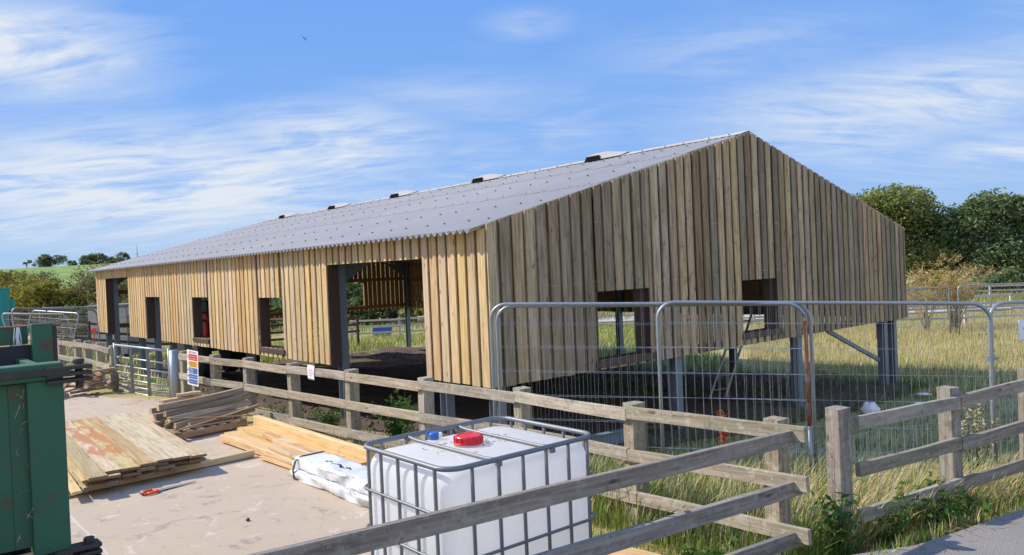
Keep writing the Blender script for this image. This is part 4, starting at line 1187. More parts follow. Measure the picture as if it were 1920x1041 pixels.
# pallet with old rails and offcuts near the gate post
def pallet_pile():
    root = empty('pallet', (-5.21, 11.72, 0)); tag(root, 'low wooden pallet carrying old rails beside the fence', 'pallet')
    a = Vector((-5.21, 11.72, 0)); u = Vector((0.60, 0.80, 0)).normalized(); v = Vector((-0.66, 0.75, 0)).normalized()
    u = (Vector((-4.44, 12.76, 0)) - a).normalized(); v = Vector((-0.80, 0.98, 0)).normalized()
    for i in range(4):
        p = a + v * (0.04 + i * 0.46); beam('runner', p + Vector((0, 0, 0.05)), p + u * 1.25 + Vector((0, 0, 0.05)), 0.06, 0.09, M['mid_timber'], root)
    for i in range(7):
        p = a + u * (0.05 + i * 0.19); beam('deck_board', p + Vector((0, 0, 0.106)), p + v * 1.55 + Vector((0, 0, 0.106)), 0.10, 0.02, M['mid_timber'], root)
    # old weathered rails lying on it (each a thing)
    r2 = random.Random(9)
    def ab(x, y, z): return a + u * x + v * y + Vector((0, 0, z))
    items = [
        (ab(-.05, .75, .42), ab(1.45, .62, .50), .10, .10, 'old_timber', 'dark weathered rail lying topmost on the pallet heap'),
        (ab(.02, .60, .33), ab(1.50, .52, .40), .10, .09, 'old_timber', 'grey rail just under the topmost one on the pallet heap'),
        (ab(.05, .48, .24), ab(1.50, .46, .30), .10, .09, 'old_timber', 'grey brown rail at mid height of the pallet heap'),
        (ab(.10, .36, .16), ab(1.48, .34, .20), .09, .08, 'old_timber', 'weathered rail low in the pallet heap on its near side'),
        (ab(-.10, .98, .36), ab(1.35, .92, .36), .09, .09, 'old_timber', 'weathered rail at the back of the pallet heap near the top'),
        (ab(-.05, .95, .25), ab(1.30, .86, .26), .10, .10, 'old_timber', 'weathered rail at the back of the pallet heap in the middle'),
        (ab(-.12, .85, .15), ab(1.30, .72, .16), .10, .09, 'old_timber', 'weathered rail in the bottom of the pallet heap behind'),
        (ab(.30, .22, .15), ab(1.52, .27, .20), .05, .07, 'mid_timber', 'reddish brown batten along the near side of the pallet heap'),
        (ab(-.02, .30, .30), ab(1.55, -.02, .135), .025, .02, 'mid_timber', 'thin pale stick lying slantwise over the pallet heap'),
        (ab(.10, .15, .14), ab(1.60, .20, .26), .025, .02, 'mid_timber', 'thin stick crossing under the slanting stick on the pallet'),
        (ab(.0, .10, .13), ab(1.25, .02, .135), .03, .02, 'old_timber', 'thin dark lath on the near edge of the pallet'),
        (ab(.0, .52, .13), ab(.28, .50, .21), .05, .09, 'old_timber', 'short dark block end up at the left of the pallet'),
        (ab(.12, 1.12, .45), ab(.85, 1.22, .47), .10, .05, 'timber', 'fresh yellow offcut lying on the back of the pallet heap'),
        (ab(.42, 1.22, .52), ab(.80, 1.04, .50), .13, .05, 'timber', 'short fresh offcut leaning on the yellow one on the heap'),
        (ab(-.22, .62, .12), ab(-.02, 1.35, .12), .10, .05, 'mid_timber', 'lower pale rail end sticking out left of the pallet heap'),
        (ab(-.24, .60, .18), ab(.02, 1.32, .18), .10, .05, 'mid_timber', 'upper pale rail end sticking out left of the pallet heap'),
    ]
    for (p, q, w, h, mt, lb) in items: tag(beam('rail_offcut', p, q, w, h, M[mt], None, warp=0.012, roll=r2.uniform(-.15, .15), endmat=M['timber']), lb, 'timber', 'old rails heaped on the pallet')
    # little bundles of short ends on the yard left of the pallet
    for k in range(4):
        p = Vector((-6.42 + 0.03 * k, 12.72 - 0.02 * k, 0.03 + 0.05 * k)); tag(beam('short_end', p, p + Vector((0.42, -0.52, 0.0)) + Vector((0.02 * k, 0, 0)), 0.13, 0.04, M['mid_timber'], None),
            f'{ORD[k]} board up from the ground in the left bundle of short ends', 'timber', 'short ends beside the pallet')
    for k in range(4):
        p = Vector((-6.02 + 0.02 * k, 12.86 - 0.02 * k, 0.03 + 0.055 * k)); tag(beam('short_end', p, p + Vector((0.44, -0.50, 0.0)), 0.15, 0.045, M['mid_timber'], None),
            f'{ORD[k]} board up from the ground in the right bundle of short ends', 'timber', 'short ends beside the pallet')


pallet_pile()

# heap of broken rails left of the gate
def debris():
    c = Vector((-10.1, 18.15, -0.07)); r2 = random.Random(21)
    u = Vector((0.75, 0.62, 0)).normalized(); n = 18
    desc = ['grey', 'brown', 'pale', 'dark']; 
    for k in range(n):
        q = k / n; wdt = 1.0 * (1 - q * 0.62)
        off = r2.uniform(-wdt, wdt) * 0.75; dep = r2.uniform(-0.35, 0.35) * (1 - q * .5); z = 0.05 + 0.46 * q * (1 - 0.45 * abs(off)) + r2.uniform(-.02, .02)
        an = R(35) + r2.uniform(-0.5, 0.5) if k % 3 else R(120) + r2.uniform(-.4, .4); d = Vector((math.cos(an), math.sin(an), r2.uniform(-0.15, 0.22)))
        ln = r2.uniform(0.35, 0.62); p = c + u * off + Vector((-.6, .8, 0)) * dep + Vector((0, 0, z))
        h_ = 'bottom' if q < .33 else ('middle' if q < .66 else 'top'); sd = 'left' if off < -.25 else ('right' if off > .25 else 'centre')
        o = beam('broken_rail', p - d * ln, p + d * ln, 0.09, 0.045, M['old_timber' if r2.random() < .45 else 'mid_timber'], None, roll=r2.uniform(-.6, .6), endmat=M['timber'])
        DEB.append((h_, sd, o))
    cnt = {}
    for h_, sd, o in DEB:
        cnt[(h_, sd)] = cnt.get((h_, sd), 0) + 1
        tag(o, f'{ORD[cnt[(h_, sd)] - 1]} broken rail at the {h_} {sd} of the scrap heap left of the gate', 'timber', 'broken rails heaped left of the gate')


DEB = []
debris()

# pale timbers by the fence
def timbers():
    def us(u, sd, z): return Vector((1.915 - .6476 * u + .762 * sd, 5.76 + .762 * u + .6476 * sd, z))
    v = Vector((0.6476, -0.762, 0))
    T = [((8.55, -1.05, .05), 2.5, .12, .10, 'long square timber on the near left of the pale timber row', 0.01),
         ((8.9, -.80, .03), 3.3, .26, .035, 'broad pale plank lying flat in the middle of the timber row', -0.02),
         ((9.1, -.50, .03), 3.6, .30, .035, 'broad pale plank lying flat beside the fence', 0.0),
         ((9.2, -.30, .10), 3.7, .09, .17, 'thick orange timber on edge nearest the fence', 0.0),
         ((8.0, -.62, .10), 2.6, .12, .07, 'upper squared timber resting across the flat planks', -0.07),
         ((6.9, -1.12, .03), 1.6, .13, .035, 'lowest thin batten in the near bundle beside the wrapped package', 0.03),
         ((6.85, -1.08, .068), 1.6, .12, .035, 'second thin batten in the near bundle beside the wrapped package', 0.02),
         ((6.9, -1.04, .106), 1.6, .11, .035, 'third thin batten in the near bundle beside the wrapped package', 0.04),
         ((6.87, -1.02, .144), 1.6, .11, .035, 'topmost thin batten in the near bundle beside the wrapped package', 0.02),
         ((7.4, -.72, .10), 2.4, .16, .07, 'squared timber half hidden behind the wrapped package', -0.01)]
    for (p, ln, w, h, lb, an) in T:
        d = Matrix.Rotation(an, 3, 'Z') @ v; p = us(*p)
        tag(beam('timber', p, p + d * ln, w, h, M['timber'], None, warp=0.006), lb, 'timber', 'pale timbers along the fence')
    q = Vector((0.72, 6.05, 0)); 
    for k, (dx, dy, z, ln, lb) in enumerate(((0, 0, .03, 1.5, 'lowest yellow board at right behind the tank'), (.02, .13, .055, 1.45, 'second yellow board at right behind the tank'), (-.05, .02, .09, 1.3, 'third yellow board at right behind the tank'), (-.1, .1, .13, 1.0, 'topmost yellow board at right behind the tank'))):
        p = q + Vector((dx - .35, dy + .35, z)); tag(beam('timber', p, p + Vector((0.72, -0.65, 0)) * ln, .2, .035, M['timber'], None, roll=0.02), lb, 'board', 'yellow boards behind the tank')
    for k, (x, y, z, an) in enumerate(((1.05, 5.62, .04, -.7), (1.08, 5.66, .10, -.75), (1.02, 5.60, .16, -.66), (0.92, 5.55, .05, -.9))):
        d = Vector((math.cos(an), math.sin(an), 0)); p = Vector((x, y, z)); tag(beam('short_board', p - d * .35, p + d * .28, .16, .045, M['mid_timber'], None), f'{ORD[k]} short board of the small pile between tank and corner post', 'board', 'short boards between tank and corner post')


timbers()

# wrapped package
def package():
    root = empty('wrapped_package', (-2.2, 8.9, 0)); tag(root, 'long package in white plastic wrap with a black strap, lying by the timbers', 'package')
    d = Vector((0.6476, -0.762, 0)); w = Vector((0.762, 0.6476, 0)); o = Vector((-2.80, 9.28, 0))
    for k, (z0, z1, inset) in enumerate(((0.0, 0.12, 0.0), (0.115, 0.26, 0.03))):
        f = MB(); nx, ny = 44, 12; ring = []
        for i in range(nx + 1):
            q = i / nx; x = q * 2.35; e = min(1, min(q, 1 - q) * 14 + 0.45)
            for j in range(ny * 2 + 4):
                an = (j + .5) / (ny * 2 + 4) * 2 * math.pi; ca, sa = math.cos(an), math.sin(an)
                sx = abs(ca) ** 0.22 * (1 if ca > 0 else -1); sz = abs(sa) ** 0.30 * (1 if sa > 0 else -1)
                nn = mnoise.fractal(Vector((x * 3.1, ca * 2 + k * 7, sa * 2)), 1, 2, 4) * 0.026 + abs(mnoise.noise(Vector((x * 9, ca * 5 + k * 3, sa * 5)))) * 0.016
                yy = 0.24 + (0.225 - inset) * sx * (0.9 + 0.1 * e) + nn; zz = (z0 + z1) / 2 + (z1 - z0) / 2 * sz * e + nn * 0.5
                f.v.append(tuple(o + d * x + w * yy + Vector((0, 0, max(0.003, zz)))))
        m_ = ny * 2 + 4
        for i in range(nx):
            for j in range(m_): f.f.append((i * m_ + j, i * m_ + (j + 1) % m_, (i + 1) * m_ + (j + 1) % m_, (i + 1) * m_ + j)); f.mi.append(0)
        f.f.append(tuple(range(m_))[::-1]); f.f.append(tuple(range(nx * m_, nx * m_ + m_))); f.mi += [0, 0]
        f.build('wrap', M['wrap'], root, True, world=True)
    f = MB()
    def P(x, y, z): return o + d * x + w * y + Vector((0, 0, z))
    path = [P(.17, .005, .01), P(.17, -.005, .12), P(.17, .03, .22), P(.19, .10, .272), P(.20, .38, .276), P(.2, .46, .22), P(.2, .48, .02)]
    for i in range(len(path) - 1):
        a, b = path[i], path[i + 1]; n_ = (b - a).cross(d).normalized() * 0.003
        f.add([a - d * .02 + n_, a + d * .02 + n_, b + d * .02 + n_, b - d * .02 + n_, a - d * .02 - n_, a + d * .02 - n_, b + d * .02 - n_, b - d * .02 - n_], [(0, 1, 2, 3), (4, 7, 6, 5), (0, 4, 5, 1), (2, 6, 7, 3), (1, 5, 6, 2), (0, 3, 7, 4)])
    f.build('strap', M['dark'], root, world=True)
    f = MB(); r2 = random.Random(8)
    for i in range(16):
        x = 0.65 + i * 0.035; p = P(x, 0.20 + 0.02 * math.sin(i), 0.266)
        f.box(p, (0.028, r2.uniform(.006, .02), 0.012), (0, 0, r2.uniform(0, 3)))
    tag(f.build('wrap_tear', M['dark'], root, world=True), kind='stuff')

package()

# handsaw
def saw():
    p = Vector((-4.28, 8.80, 0.0)); d = (Vector((-3.90, 9.28, 0)) - p).normalized(); n = Vector((-d.y, d.x, 0))
    root = empty('handsaw', p); tag(root, 'handsaw with orange and black handle lying on the concrete', 'saw')
    def q(x, y, z): return tuple(p + d * x + n * y + Vector((0, 0, z)))
    MB().prism([q(.10, -.045, .012), q(.10, .05, .012), q(.60, .018, .008), q(.60, -.012, .008)], (0, 0, 0.0015)).build('blade', M['galv'], root, world=True)
    f = MB()
    for a, b in (((-.02, -.06), (.12, -.065)), ((-.02, .055), (.12, .06))): 
        f.tube([q(a[0], a[1], .018), q((a[0] + b[0]) / 2, a[1] * 1.15, .018), q(b[0], b[1], .018)], .016, 8)
    f.tube([q(-.02, -.06, .018), q(-.035, 0, .018), q(-.02, .055, .018)], .014, 8); f.tube([q(.11, -.06, .018), q(.11, 0, .018), q(.11, .055, .018)], .018, 8)
    f.build('handle', M['orange'], root, True, world=True)
    MB().tube([q(-.045, -.03, .02), q(-.05, 0, .02), q(-.045, .03, .02)], .012, 8).build('grip', M['dark'], root, True, world=True)


saw()
st = MB()
for a, r_ in (((-2.73, 7.67, .012), .018),):
    st.lathe(a, [(r_ * .6, -.01), (r_ * 1.2, 0), (r_, .012), (r_ * .4, .02)], 7)
tag(st.build('stone', M['s_blk']), 'small dark stone alone on the concrete yard', 'stone')

# ------------------------------------------------------------------ safety sign and notices
def sign():
    n = Vector((-0.66, -0.75, 0)).normalized(); right = Vector((0.75, -0.66, 0)).normalized()
    tl = Vector((-5.46, 12.86, 1.285)); W_, H_ = 0.375, 0.58
    tilt = 0.055; rightv = right * math.cos(tilt) + Vector((0, 0, -math.sin(tilt))); down = Vector((0, 0, -1)) * math.cos(tilt) - right * math.sin(tilt)
    root = empty('safety_sign', tl); tag(root, 'site safety notice board with red, yellow and blue panels on the fence', 'sign')
    def q(x, y, o=0.0): return tl + rightv * x + down * y + n * o
    def panel(x0, y0, x1, y1, o, th, mat, name):
        MB().prism([q(x0, y0, o), q(x1, y0, o), q(x1, y1, o), q(x0, y1, o)], -n * th).build(name, mat, root, world=True)
    panel(0, 0, W_, H_, 0, 0.006, M['white'], 'board')
    panel(.055, .062, .350, .165, .0015, .001, M['s_red'], 'red_panel')
    panel(.055, .180, .350, .275, .0015, .001, M['s_yel'], 'yellow_panel')
    panel(.055, .288, .350, .385, .0015, .001, M['s_blu'], 'blue_panel')
    panel(.055, .397, .350, .468, .0015, .001, M['s_blu'], 'blue_panel')
    panel(.055, .480, .350, .555, .0015, .001, M['s_blu'], 'blue_panel')
    def wr(body, x, y, sz, mat, al='CENTER'):
        mw = Matrix((rightv, -down, n)).transposed().to_4x4(); mw.translation = q(x, y, .0025)
        text(body, sz, mw, mat, root, align=al)
    wr('SAFETY NOTICE', .19, .045, .036, M['s_blk'])
    wr('Unauthorised entry to this', .2025, .105, .0245, M['white']); wr('site is prohibited', .2025, .145, .026, M['white'])
    wr('Parents are advised to', .2025, .206, .0235, M['s_blk']); wr('warn children of the dangers', .2025, .235, .0215, M['s_blk']); wr('of entering this site', .2025, .264, .0235, M['s_blk'])
    for i, l in enumerate(('Under the Health', 'and Safety at Work Act', 'all persons entering', 'this site must comply', 'with the regulations')): wr(l, .062, .307 + i * .0175, .0185, M['white'], 'LEFT')
    wr('Safety helmets must be worn', .2025, .440, .0215, M['white']); wr('Protective footwear must be worn', .2025, .524, .0185, M['white'])
    for y, mt in ((.11, 's_red'), (.225, 's_yel'), (.335, 's_blu'), (.43, 's_blu'), (.515, 's_blu')):
        f = MB(); pts = [q(.028 + .017 * math.cos(a), y + .017 * math.sin(a), .0015) for a in [i / 16 * 6.283 for i in range(16)]]
        if mt == 's_yel': pts = [q(.028, y - .02, .0015), q(.047, y + .014, .0015), q(.009, y + .014, .0015)]
        f.prism(pts, -n * .001); f.build('symbol', M[mt], root, world=True)


sign()
sg = bpy.data.objects['safety_sign']; sg.location = (-6.55, 15.43, 1.062); sg.scale = (1.2, 1.2, 1.2)
tag(beam('sign_post', (-6.44, 15.60, -0.3), (-6.53, 15.64, 0.93), .12, .11, M['fence'], None), 'short slanting wooden post behind the safety sign', 'post')


def notice(label, tl, right, W_, H_, lines, nrm, curl=0.01):
    root = empty('paper_notice', tl); tag(root, label, 'notice')
    tl = Vector(tl); right = Vector(right).normalized(); n = Vector(nrm).normalized(); f = MB(); k = 8
    top = []
    for i in range(k + 1):
        for j in range(k + 1):
            x = i / k; y = j / k; c_ = curl * (math.sin(y * 3.1) * 0.6 + (x * y) * 1.2)
            top.append(tl + right * (W_ * x) + Vector((0, 0, -H_ * y)) + n * (c_ + .001))
    fs = [(i * (k + 1) + j, i * (k + 1) + j + 1, (i + 1) * (k + 1) + j + 1, (i + 1) * (k + 1) + j) for i in range(k) for j in range(k)]
    f.add(top, fs); o = f.build('sheet', M['paper'], root, True, world=True); sm = o.modifiers.new('t', 'SOLIDIFY'); sm.thickness = .001
    for (body, x, y, sz) in lines:
        mw = Matrix((right, Vector((0, 0, 1)), n)).transposed().to_4x4(); mw.translation = tl + right * x + Vector((0, 0, -y)) + n * (curl * 1.9 + .002)
        text(body, sz, mw, M['s_red'], root, align='CENTER')


notice('small white paper notice with red writing pinned to the fence rail', (-3.25, 12.07, 1.03), (0.6476, -0.762, 0), 0.24, 0.22, [('NOTICE', .12, .085, .040), ('construction site', .12, .12, .026), ('keep out', .12, .155, .028)], (-0.762, -0.6476, 0))
notice('white paper notice tied to the mesh panel at the right edge', (5.47, 8.39, 1.60), (0.97, 0.25, 0), 0.21, 0.23, [('NOTICE', .12, .10, .034), ('keep out', .12, .15, .024)], (0.25, -0.97, 0), 0.006)

# ------------------------------------------------------------------ skips and container
def skip1():
    yaw = 0.70; K = Vector((-2.93, 5.0, 0)); root = empty('green_skip', K, yaw); tag(root, 'large worn dark green skip cut by the left picture edge', 'skip')
    # local: +x along the end face to the right, +y away; corner post at x in [-0.2,0]
    T = 1.90
    f = MB(); f.mm((-0.205, 0, 0.70), (0, 0.16, T - 0.09)); f.build('corner_post', M['skip'], root, bevel=0.008)
    f = MB(); f.mm((-0.30, 0.05, 0.76), (-0.206, 0.12, T - 0.1)); f.build('recess_strip', M['skip'], root)
    f = MB(); f.mm((-2.35, 0.055, 0.76), (-0.301, 0.10, T - 0.1)); f.build('end_panel', M['skip'], root)
    for x in (-1.0, -1.7): MB().mm((x - .09, -0.01, 0.76), (x, 0.053, T - .1)).build('rib', M['skip'], root, bevel=0.01)
    MB().mm((-2.4, -0.02, T - 0.0895), (-0.001, 0.14, T + 0.02)).build('top_rail', M['skip'], root, bevel=0.012)
    MB().mm((-2.4, -0.055, 0.60), (0.0, 0.16, 0.698)).build('lower_rail', M['skip_dark'], root, bevel=0.01)
    MB().mm((-2.4, 0.0, 0.12), (0.0, 0.14, 0.598)).build('lower_panel', M['skip_dark'], root)
    f = MB(); f.mm((-0.06, 0.162, 0.12), (0.0, 1.55, T - 0.05)); f.mm((-2.4, 0.165, 0.12), (-2.34, 1.55, T - .05)); f.mm((-2.339, 0.165, 0.12), (-0.061, 1.55, 0.18)); MB().mm((-2.4, 1.555, .12), (0.2, 1.61, 1.95)).build('far_wall', M['inside'], root)
    f.build('body', M['skip'], root)
    MB().mm((-0.07, 0.142, T - 0.24), (0.0, 1.55, T - 0.14)).build('side_rail', M['skip'], root, bevel=0.01)
    # hinge lugs
    for (z, big_) in ((T + 0.0, 1), (0.72, 0)):
        f = MB(); e = 0.10 if big_ else 0.11
        for k in range(3): f.box((e / 2 - 0.02, 0.02, z - 0.02 - k * 0.042), (e + 0.16, 0.14, 0.024), jit=0.003)
        f.build('hinge_plate', M['skip_dark'], root, bevel=0.006)
        p = MB(); p.lathe((e - 0.005, 0.02, z - 0.16), [(0.024, 0), (0.024, 0.17), (0.020, 0.185)], 14); p.lathe((e - 0.005, 0.02, z + 0.0), [(0.034, 0), (0.034, 0.022), (0.03, 0.03)], 6)
        p.build('hinge_pin', M['skip_dark'], root)
    MB().mm((-0.42, -0.05, T - 0.055), (0.03, -0.022, T - 0.015)).build('locking_bar', M['skip_dark'], root, bevel=0.004)
    f = MB(); r2 = random.Random(2)
    for i in range(16):
        z = r2.uniform(0.8, T - .15); x = -0.25 + r2.uniform(-.03, .03); f.tube([(x, .02, z), (x + r2.uniform(-.03, .03), .0, z + .03), (x + r2.uniform(-.05, .05), .01, z + r2.uniform(-.06, .06))], .0016, 4)
    tag(f.build('dry_grass_wisp', M['leaf_thistle'], root), kind='stuff')
    # far side wall: taller upright and a beam with a rusty lip
    MB().mm((0.045, 1.46, 0.9), (0.190, 1.54, 2.12)).build('upright_lug', M['skip'], root, bevel=0.006)
    MB().mm((0.191, 1.47, 0.9), (0.222, 1.54, 2.105)).build('rusty_edge', M['skip_dark'], root)
    MB().mm((-2.2, 1.64, 1.955), (0.044, 1.69, 2.095)).build('far_beam', M['skip'], root, bevel=0.006)
    MB().mm((-2.2, 1.635, 2.0955), (0.044, 1.70, 2.106)).build('rusty_lip', M['rust'], root)
    r2 = random.Random(5); f = MB()
    for i in range(9):
        x = -0.035 + r2.uniform(-.018, .018); f.tube([(x, 1.62, 2.095), (x + r2.uniform(-.01, .01), 1.61, 2.03 - r2.random() * .03), (x + r2.uniform(-.015, .015), 1.61, 1.96 - r2.random() * .05)], [.004, .005, .001], 5)
    tag(f.build('plastic_shred', M['white'], root), kind='stuff')


skip1()


tc_ = empty('site_container', (-24.7, 38.0, -1.1), 0.62); tag(tc_, 'teal painted site container at the far left edge', 'container')
MB().mm((-6.0, 0, 0.05), (0, 2.4, 3.55)).build('wall', M['teal'], tc_, bevel=0.02)
f = MB()
for k in range(14): f.mm((-5.9 + k * .42, -0.04, .2), (-5.72 + k * .42, -0.001, 3.4))
f.build('rib', M['teal'], tc_); MB().mm((-6.03, -.03, 3.551), (.03, 2.43, 3.60)).build('roof', M['teal'], tc_)
MB().mm((0.001, 0.1, 2.60), (0.24, 0.4, 3.02)).build('bracket', M['teal'], tc_)

# ------------------------------------------------------------------ red machine inside the barn
def machine():
    p = bw(2.2, 16.4); root = empty('farm_loader', (p.x, p.y, gz(p.x, p.y) + .05), YAW); root.scale = (1.15, 1.15, 1.15); tag(root, 'red farm loader with a black cab seen through the second window', 'machine')
    MB().mm((-0.55, -1.2, 0.95), (0.55, 1.2, 1.38)).build('chassis', M['dark'], root, bevel=0.02)
    f = MB(); f.prism([(-0.7, -1.15, 1.4), (-0.7, 0.75, 1.4), (-0.7, 0.65, 1.86), (-0.7, -1.25, 1.86)], (1.4, 0, 0)); f.build('body', M['mred'], root, bevel=0.05)
    f = MB(); f.prism([(-0.62, -1.2, 1.881), (-0.62, 0.7, 1.881), (-0.62, 0.6, 2.12), (-0.62, -1.0, 2.12)], (1.24, 0, 0)); f.build('hood', M['mred'], root, bevel=0.06)
    MB().mm((-0.715, -0.25, 1.6), (-0.701, -0.10, 1.67)).build('badge', M['white'], root)
    MB().mm((-0.73, -1.25, 1.861), (0.73, 0.7, 1.88)).build('edge_strip', M['galv'], root)
    MB().mm((-0.3, 0.75, 1.39), (.3, 1.15, 1.5)).build('seat', M['rubber'], root, bevel=0.04); MB().mm((-0.3, 1.1, 1.5), (.3, 1.2, 2.0)).build('seat_back', M['rubber'], root, bevel=0.04)
    MB().tube([(-.6, 1.15, 1.2), (-.6, 1.1, 2.75), (.6, 1.1, 2.75), (.6, 1.15, 1.2)], .035, 8).build('roll_bar', M['dark'], root)
    MB().mm((-0.55, -.9, 2.121), (.3, .3, 2.5)).build('exhaust_box', M['dark'], root, bevel=0.04)
    MB().tube([(-.58, .2, 2.1), (-.62, .7, 2.6)], .015, 6).build('lever', M['galv'], root)
    MB().mm((-0.85, -.5, 1.0), (-.56, .3, 1.25)).build('step', M['galv'], root)
    for x in (-.72, .72):
        for y in (-.8, .85):
            w = MB(); sgn = 1 if x > 0 else -1
            w.tube([(x - sgn * .14, y, .62), (x + sgn * .16, y, .62)], .60, 28); wo = w.build('wheel', M['rubber'], root, bevel=0.04)
            MB().tube([(x + sgn * .161, y, .62), (x + sgn * .175, y, .62)], .28, 16).build('rim', M['mred'], wo)


machine()

# ladder, leaning inside the barn behind the second gable window
def ladder():
    b0 = Vector((4.83, 19.4, -1.08)); t0 = Vector((6.18, 19.92, 2.06)); side_ = Vector((0.42, 0.07, 0.02))
    root = empty('ladder', b0); tag(root, 'wooden ladder leaning inside the barn behind the right gable window', 'ladder')
    for o in (0, 1): beam('side_rail', b0 + side_ * o, t0 + side_ * o * .9, .045, .07, M['alu'], root, warp=0, side=(0, 1, 0))
    for k in range(9):
        q = (k + .6) / 9.4; a = b0.lerp(t0, q); MB().tube([a, a + side_ * (1 - .1 * q)], .016, 8).build('rung', M['galv'], root, world=True)


ladder()
def ibeam(label, a, b, h=.2, w=.13):
    root = empty('steel_beam', a); tag(root, label, 'steel beam', 'loose steel beams')
    a = Vector(a); b = Vector(b)
    beam('flange', a + Vector((0, 0, h)), b + Vector((0, 0, h)), w, .012, M['steel'], root, jit=0, warp=0); beam('flange', a + Vector((0, 0, .008)), b + Vector((0, 0, .008)), w, .012, M['steel'], root, jit=0, warp=0)
    beam('web', a + Vector((0, 0, h / 2)), b + Vector((0, 0, h / 2)), .01, h - .013, M['steel'], root, jit=0, warp=0)


ibeam('grey steel beam lying on the soil below the big doorway', (-2.62, 15.6, -0.52), (-1.90, 15.9, -0.52))
ibeam('grey steel beam lying behind the mesh panels at the gable', (1.02, 12.6, -0.62), (2.10, 13.6, -0.68))

# litter in the meadow
def rag(name, label, cat, p, sx, sy, sz, mat, seed):
    f = MB(); n, m_ = 14, 9; r2 = random.Random(seed)
    for i in range(m_):
        ph = math.pi / 2 * i / (m_ - 1)
        for j in range(n):
            th = 2 * math.pi * j / n; nn = 1 + 0.35 * mnoise.noise(Vector((math.cos(th) * 1.6 + seed, math.sin(th) * 1.6, ph * 2)))
            f.v.append((p[0] + sx * math.cos(ph) * math.cos(th) * nn, p[1] + sy * math.cos(ph) * math.sin(th) * nn, p[2] + sz * math.sin(ph) * nn))
    for i in range(m_ - 1):
        for j in range(n): f.f.append((i * n + j, i * n + (j + 1) % n, (i + 1) * n + (j + 1) % n, (i + 1) * n + j)); f.mi.append(0)
    f.f.append(tuple(range(n))[::-1]); f.mi.append(0)
    tag(f.build(name, mat, None, True, loc=p), label, cat)


def at_(px_ratio_x, y): return px_ratio_x * y
P_ = Vector((7.9, 17.3)); rag('plastic_bag', 'crumpled white plastic bag on the shaded grass under the gable', 'bag', (P_.x, P_.y, gz(P_.x, P_.y) + .02), .22, .18, .22, M['white'], 3)
rag('paper_scrap', 'small white scrap on the shaded grass right of the bag', 'litter', (9.3, 17.9, gz(9.3, 17.9) + .06), .12, .07, .05, M['white'], 6)
rag('paper_scrap', 'flat pale scrap on the shaded grass, farther back than the others', 'litter', (10.1, 19.2, gz(10.1, 19.2) + .05), .2, .1, .04, M['paper'], 8)
rag('white_bucket', 'white tub lying on the grass beyond the barn, seen through the doorway', 'tub', (-4.4, 42.5, gz(-4.4, 42.5) + .15), .3, .22, .28, M['white'], 9)

# ------------------------------------------------------------------ shed and far fences, logs
sh_ = empty('garden_shed', (-20.1, 36.2, gz(-20, 36)), 0.18); tag(sh_, 'pale board shed with a low grey roof left of the barn', 'shed')
MB().mm((0.2, 0, 0), (2.7, 2.0, 2.28)).build('wall', M['shed'], sh_)
f = MB()
for k in range(9): f.mm((0.18, -0.03, 0.05 + k * .25), (2.72, -0.002, 0.28 + k * .25))
f.build('cladding', M['shed'], sh_); MB().box((1.45, 1, 2.35), (2.8, 2.4, .09)).build('roof', M['shedroof'], sh_)
MB().mm((1.9, -0.05, 0.1), (2.5, -0.031, 1.9)).build('door', M['steel'], sh_)

def ffence(label, pts, top, n, mat, rails_=(0.03, .4, .75), group='field fences beyond the barn', pw=.12, rh=.11):
    P = []
    for i in range(len(pts) - 1):
        a = Vector((*pts[i], 0)); b = Vector((*pts[i + 1], 0)); k = max(1, int((b - a).length / n))
        for j in range(k): q = a.lerp(b, j / k); P.append((q.x, q.y, gz(q.x, q.y) + top))
    P.append((*pts[-1], gz(*pts[-1]) + top))
    return fence(label, P, rails_, mat, side=-1, pw=pw, rh=rh, per_bay=1, group=group, sag=.03)


ffence('dark brown rail fence in front of the pale shed', [(-20.5, 31.5), (-14.0, 37.0), (-8.5, 42.0)], 1.7, 2.6, M['fence_dark'])
ffence('dark weathered field fence below the gorse bushes', [(-36, 46), (-24, 47.5), (-14, 50)], 1.45, 2.6, M['old_timber'])
ffence('bleached rail fence across the meadow behind the barn', [(-10.0, 47.5), (2, 46.5), (14, 45), (34, 43.5)], 1.2, 2.6, M['fence_far'], rails_=(0.03, .42, .82))
ffence('second bleached fence beyond the pale track', [(-2, 62.5), (14, 61.5), (58, 60)], 1.25, 2.8, M['fence_far'])
ffence('low bleached fence nearest the golden shrub', [(9.5, 34.5), (18, 38.0), (30, 37.0)], 1.0, 3.2, M['fence_far'], rails_=(0.03, .5))
lg = [(-6.7, 54.0, 3.6, .28, 'log', 'long pale log on the left of the log pile'), (-3.1, 53.5, 3.2, .30, 'log', 'middle pale log of the log pile'), (-1.8, 54.6, 4.0, .34, 'logs_dark', 'dark log at the right of the log pile'),
      (-5.5, 54.7, 3.4, .24, 'log', 'pale log lying behind the long one'), (1.9, 54.2, 3.6, .36, 'logs_dark', 'dark bark log farthest right of the log pile')]
for (x, y, ln, r_, mt, lb) in lg:
    f = MB(); z = gz(x, y) + r_ + .25; pp = [(x + ln * k / 8, y + .1 * math.sin(k), z + .05 * math.sin(k * 1.7)) for k in range(9)]
    f.tube(pp, [r_ * (1 - .03 * k) for k in range(9)], 10); tag(f.build('log', M[mt], None, True), lb, 'log', 'felled logs beyond the barn')
tb = MB().mm((-9.0, 49.0, gz(-8, 49)), (-7.8, 49.6, gz(-8, 49) + .55)); tag(tb.build('water_trough', M['s_blu'], bevel=.05), 'blue water trough in the meadow seen through the doorway', 'trough')

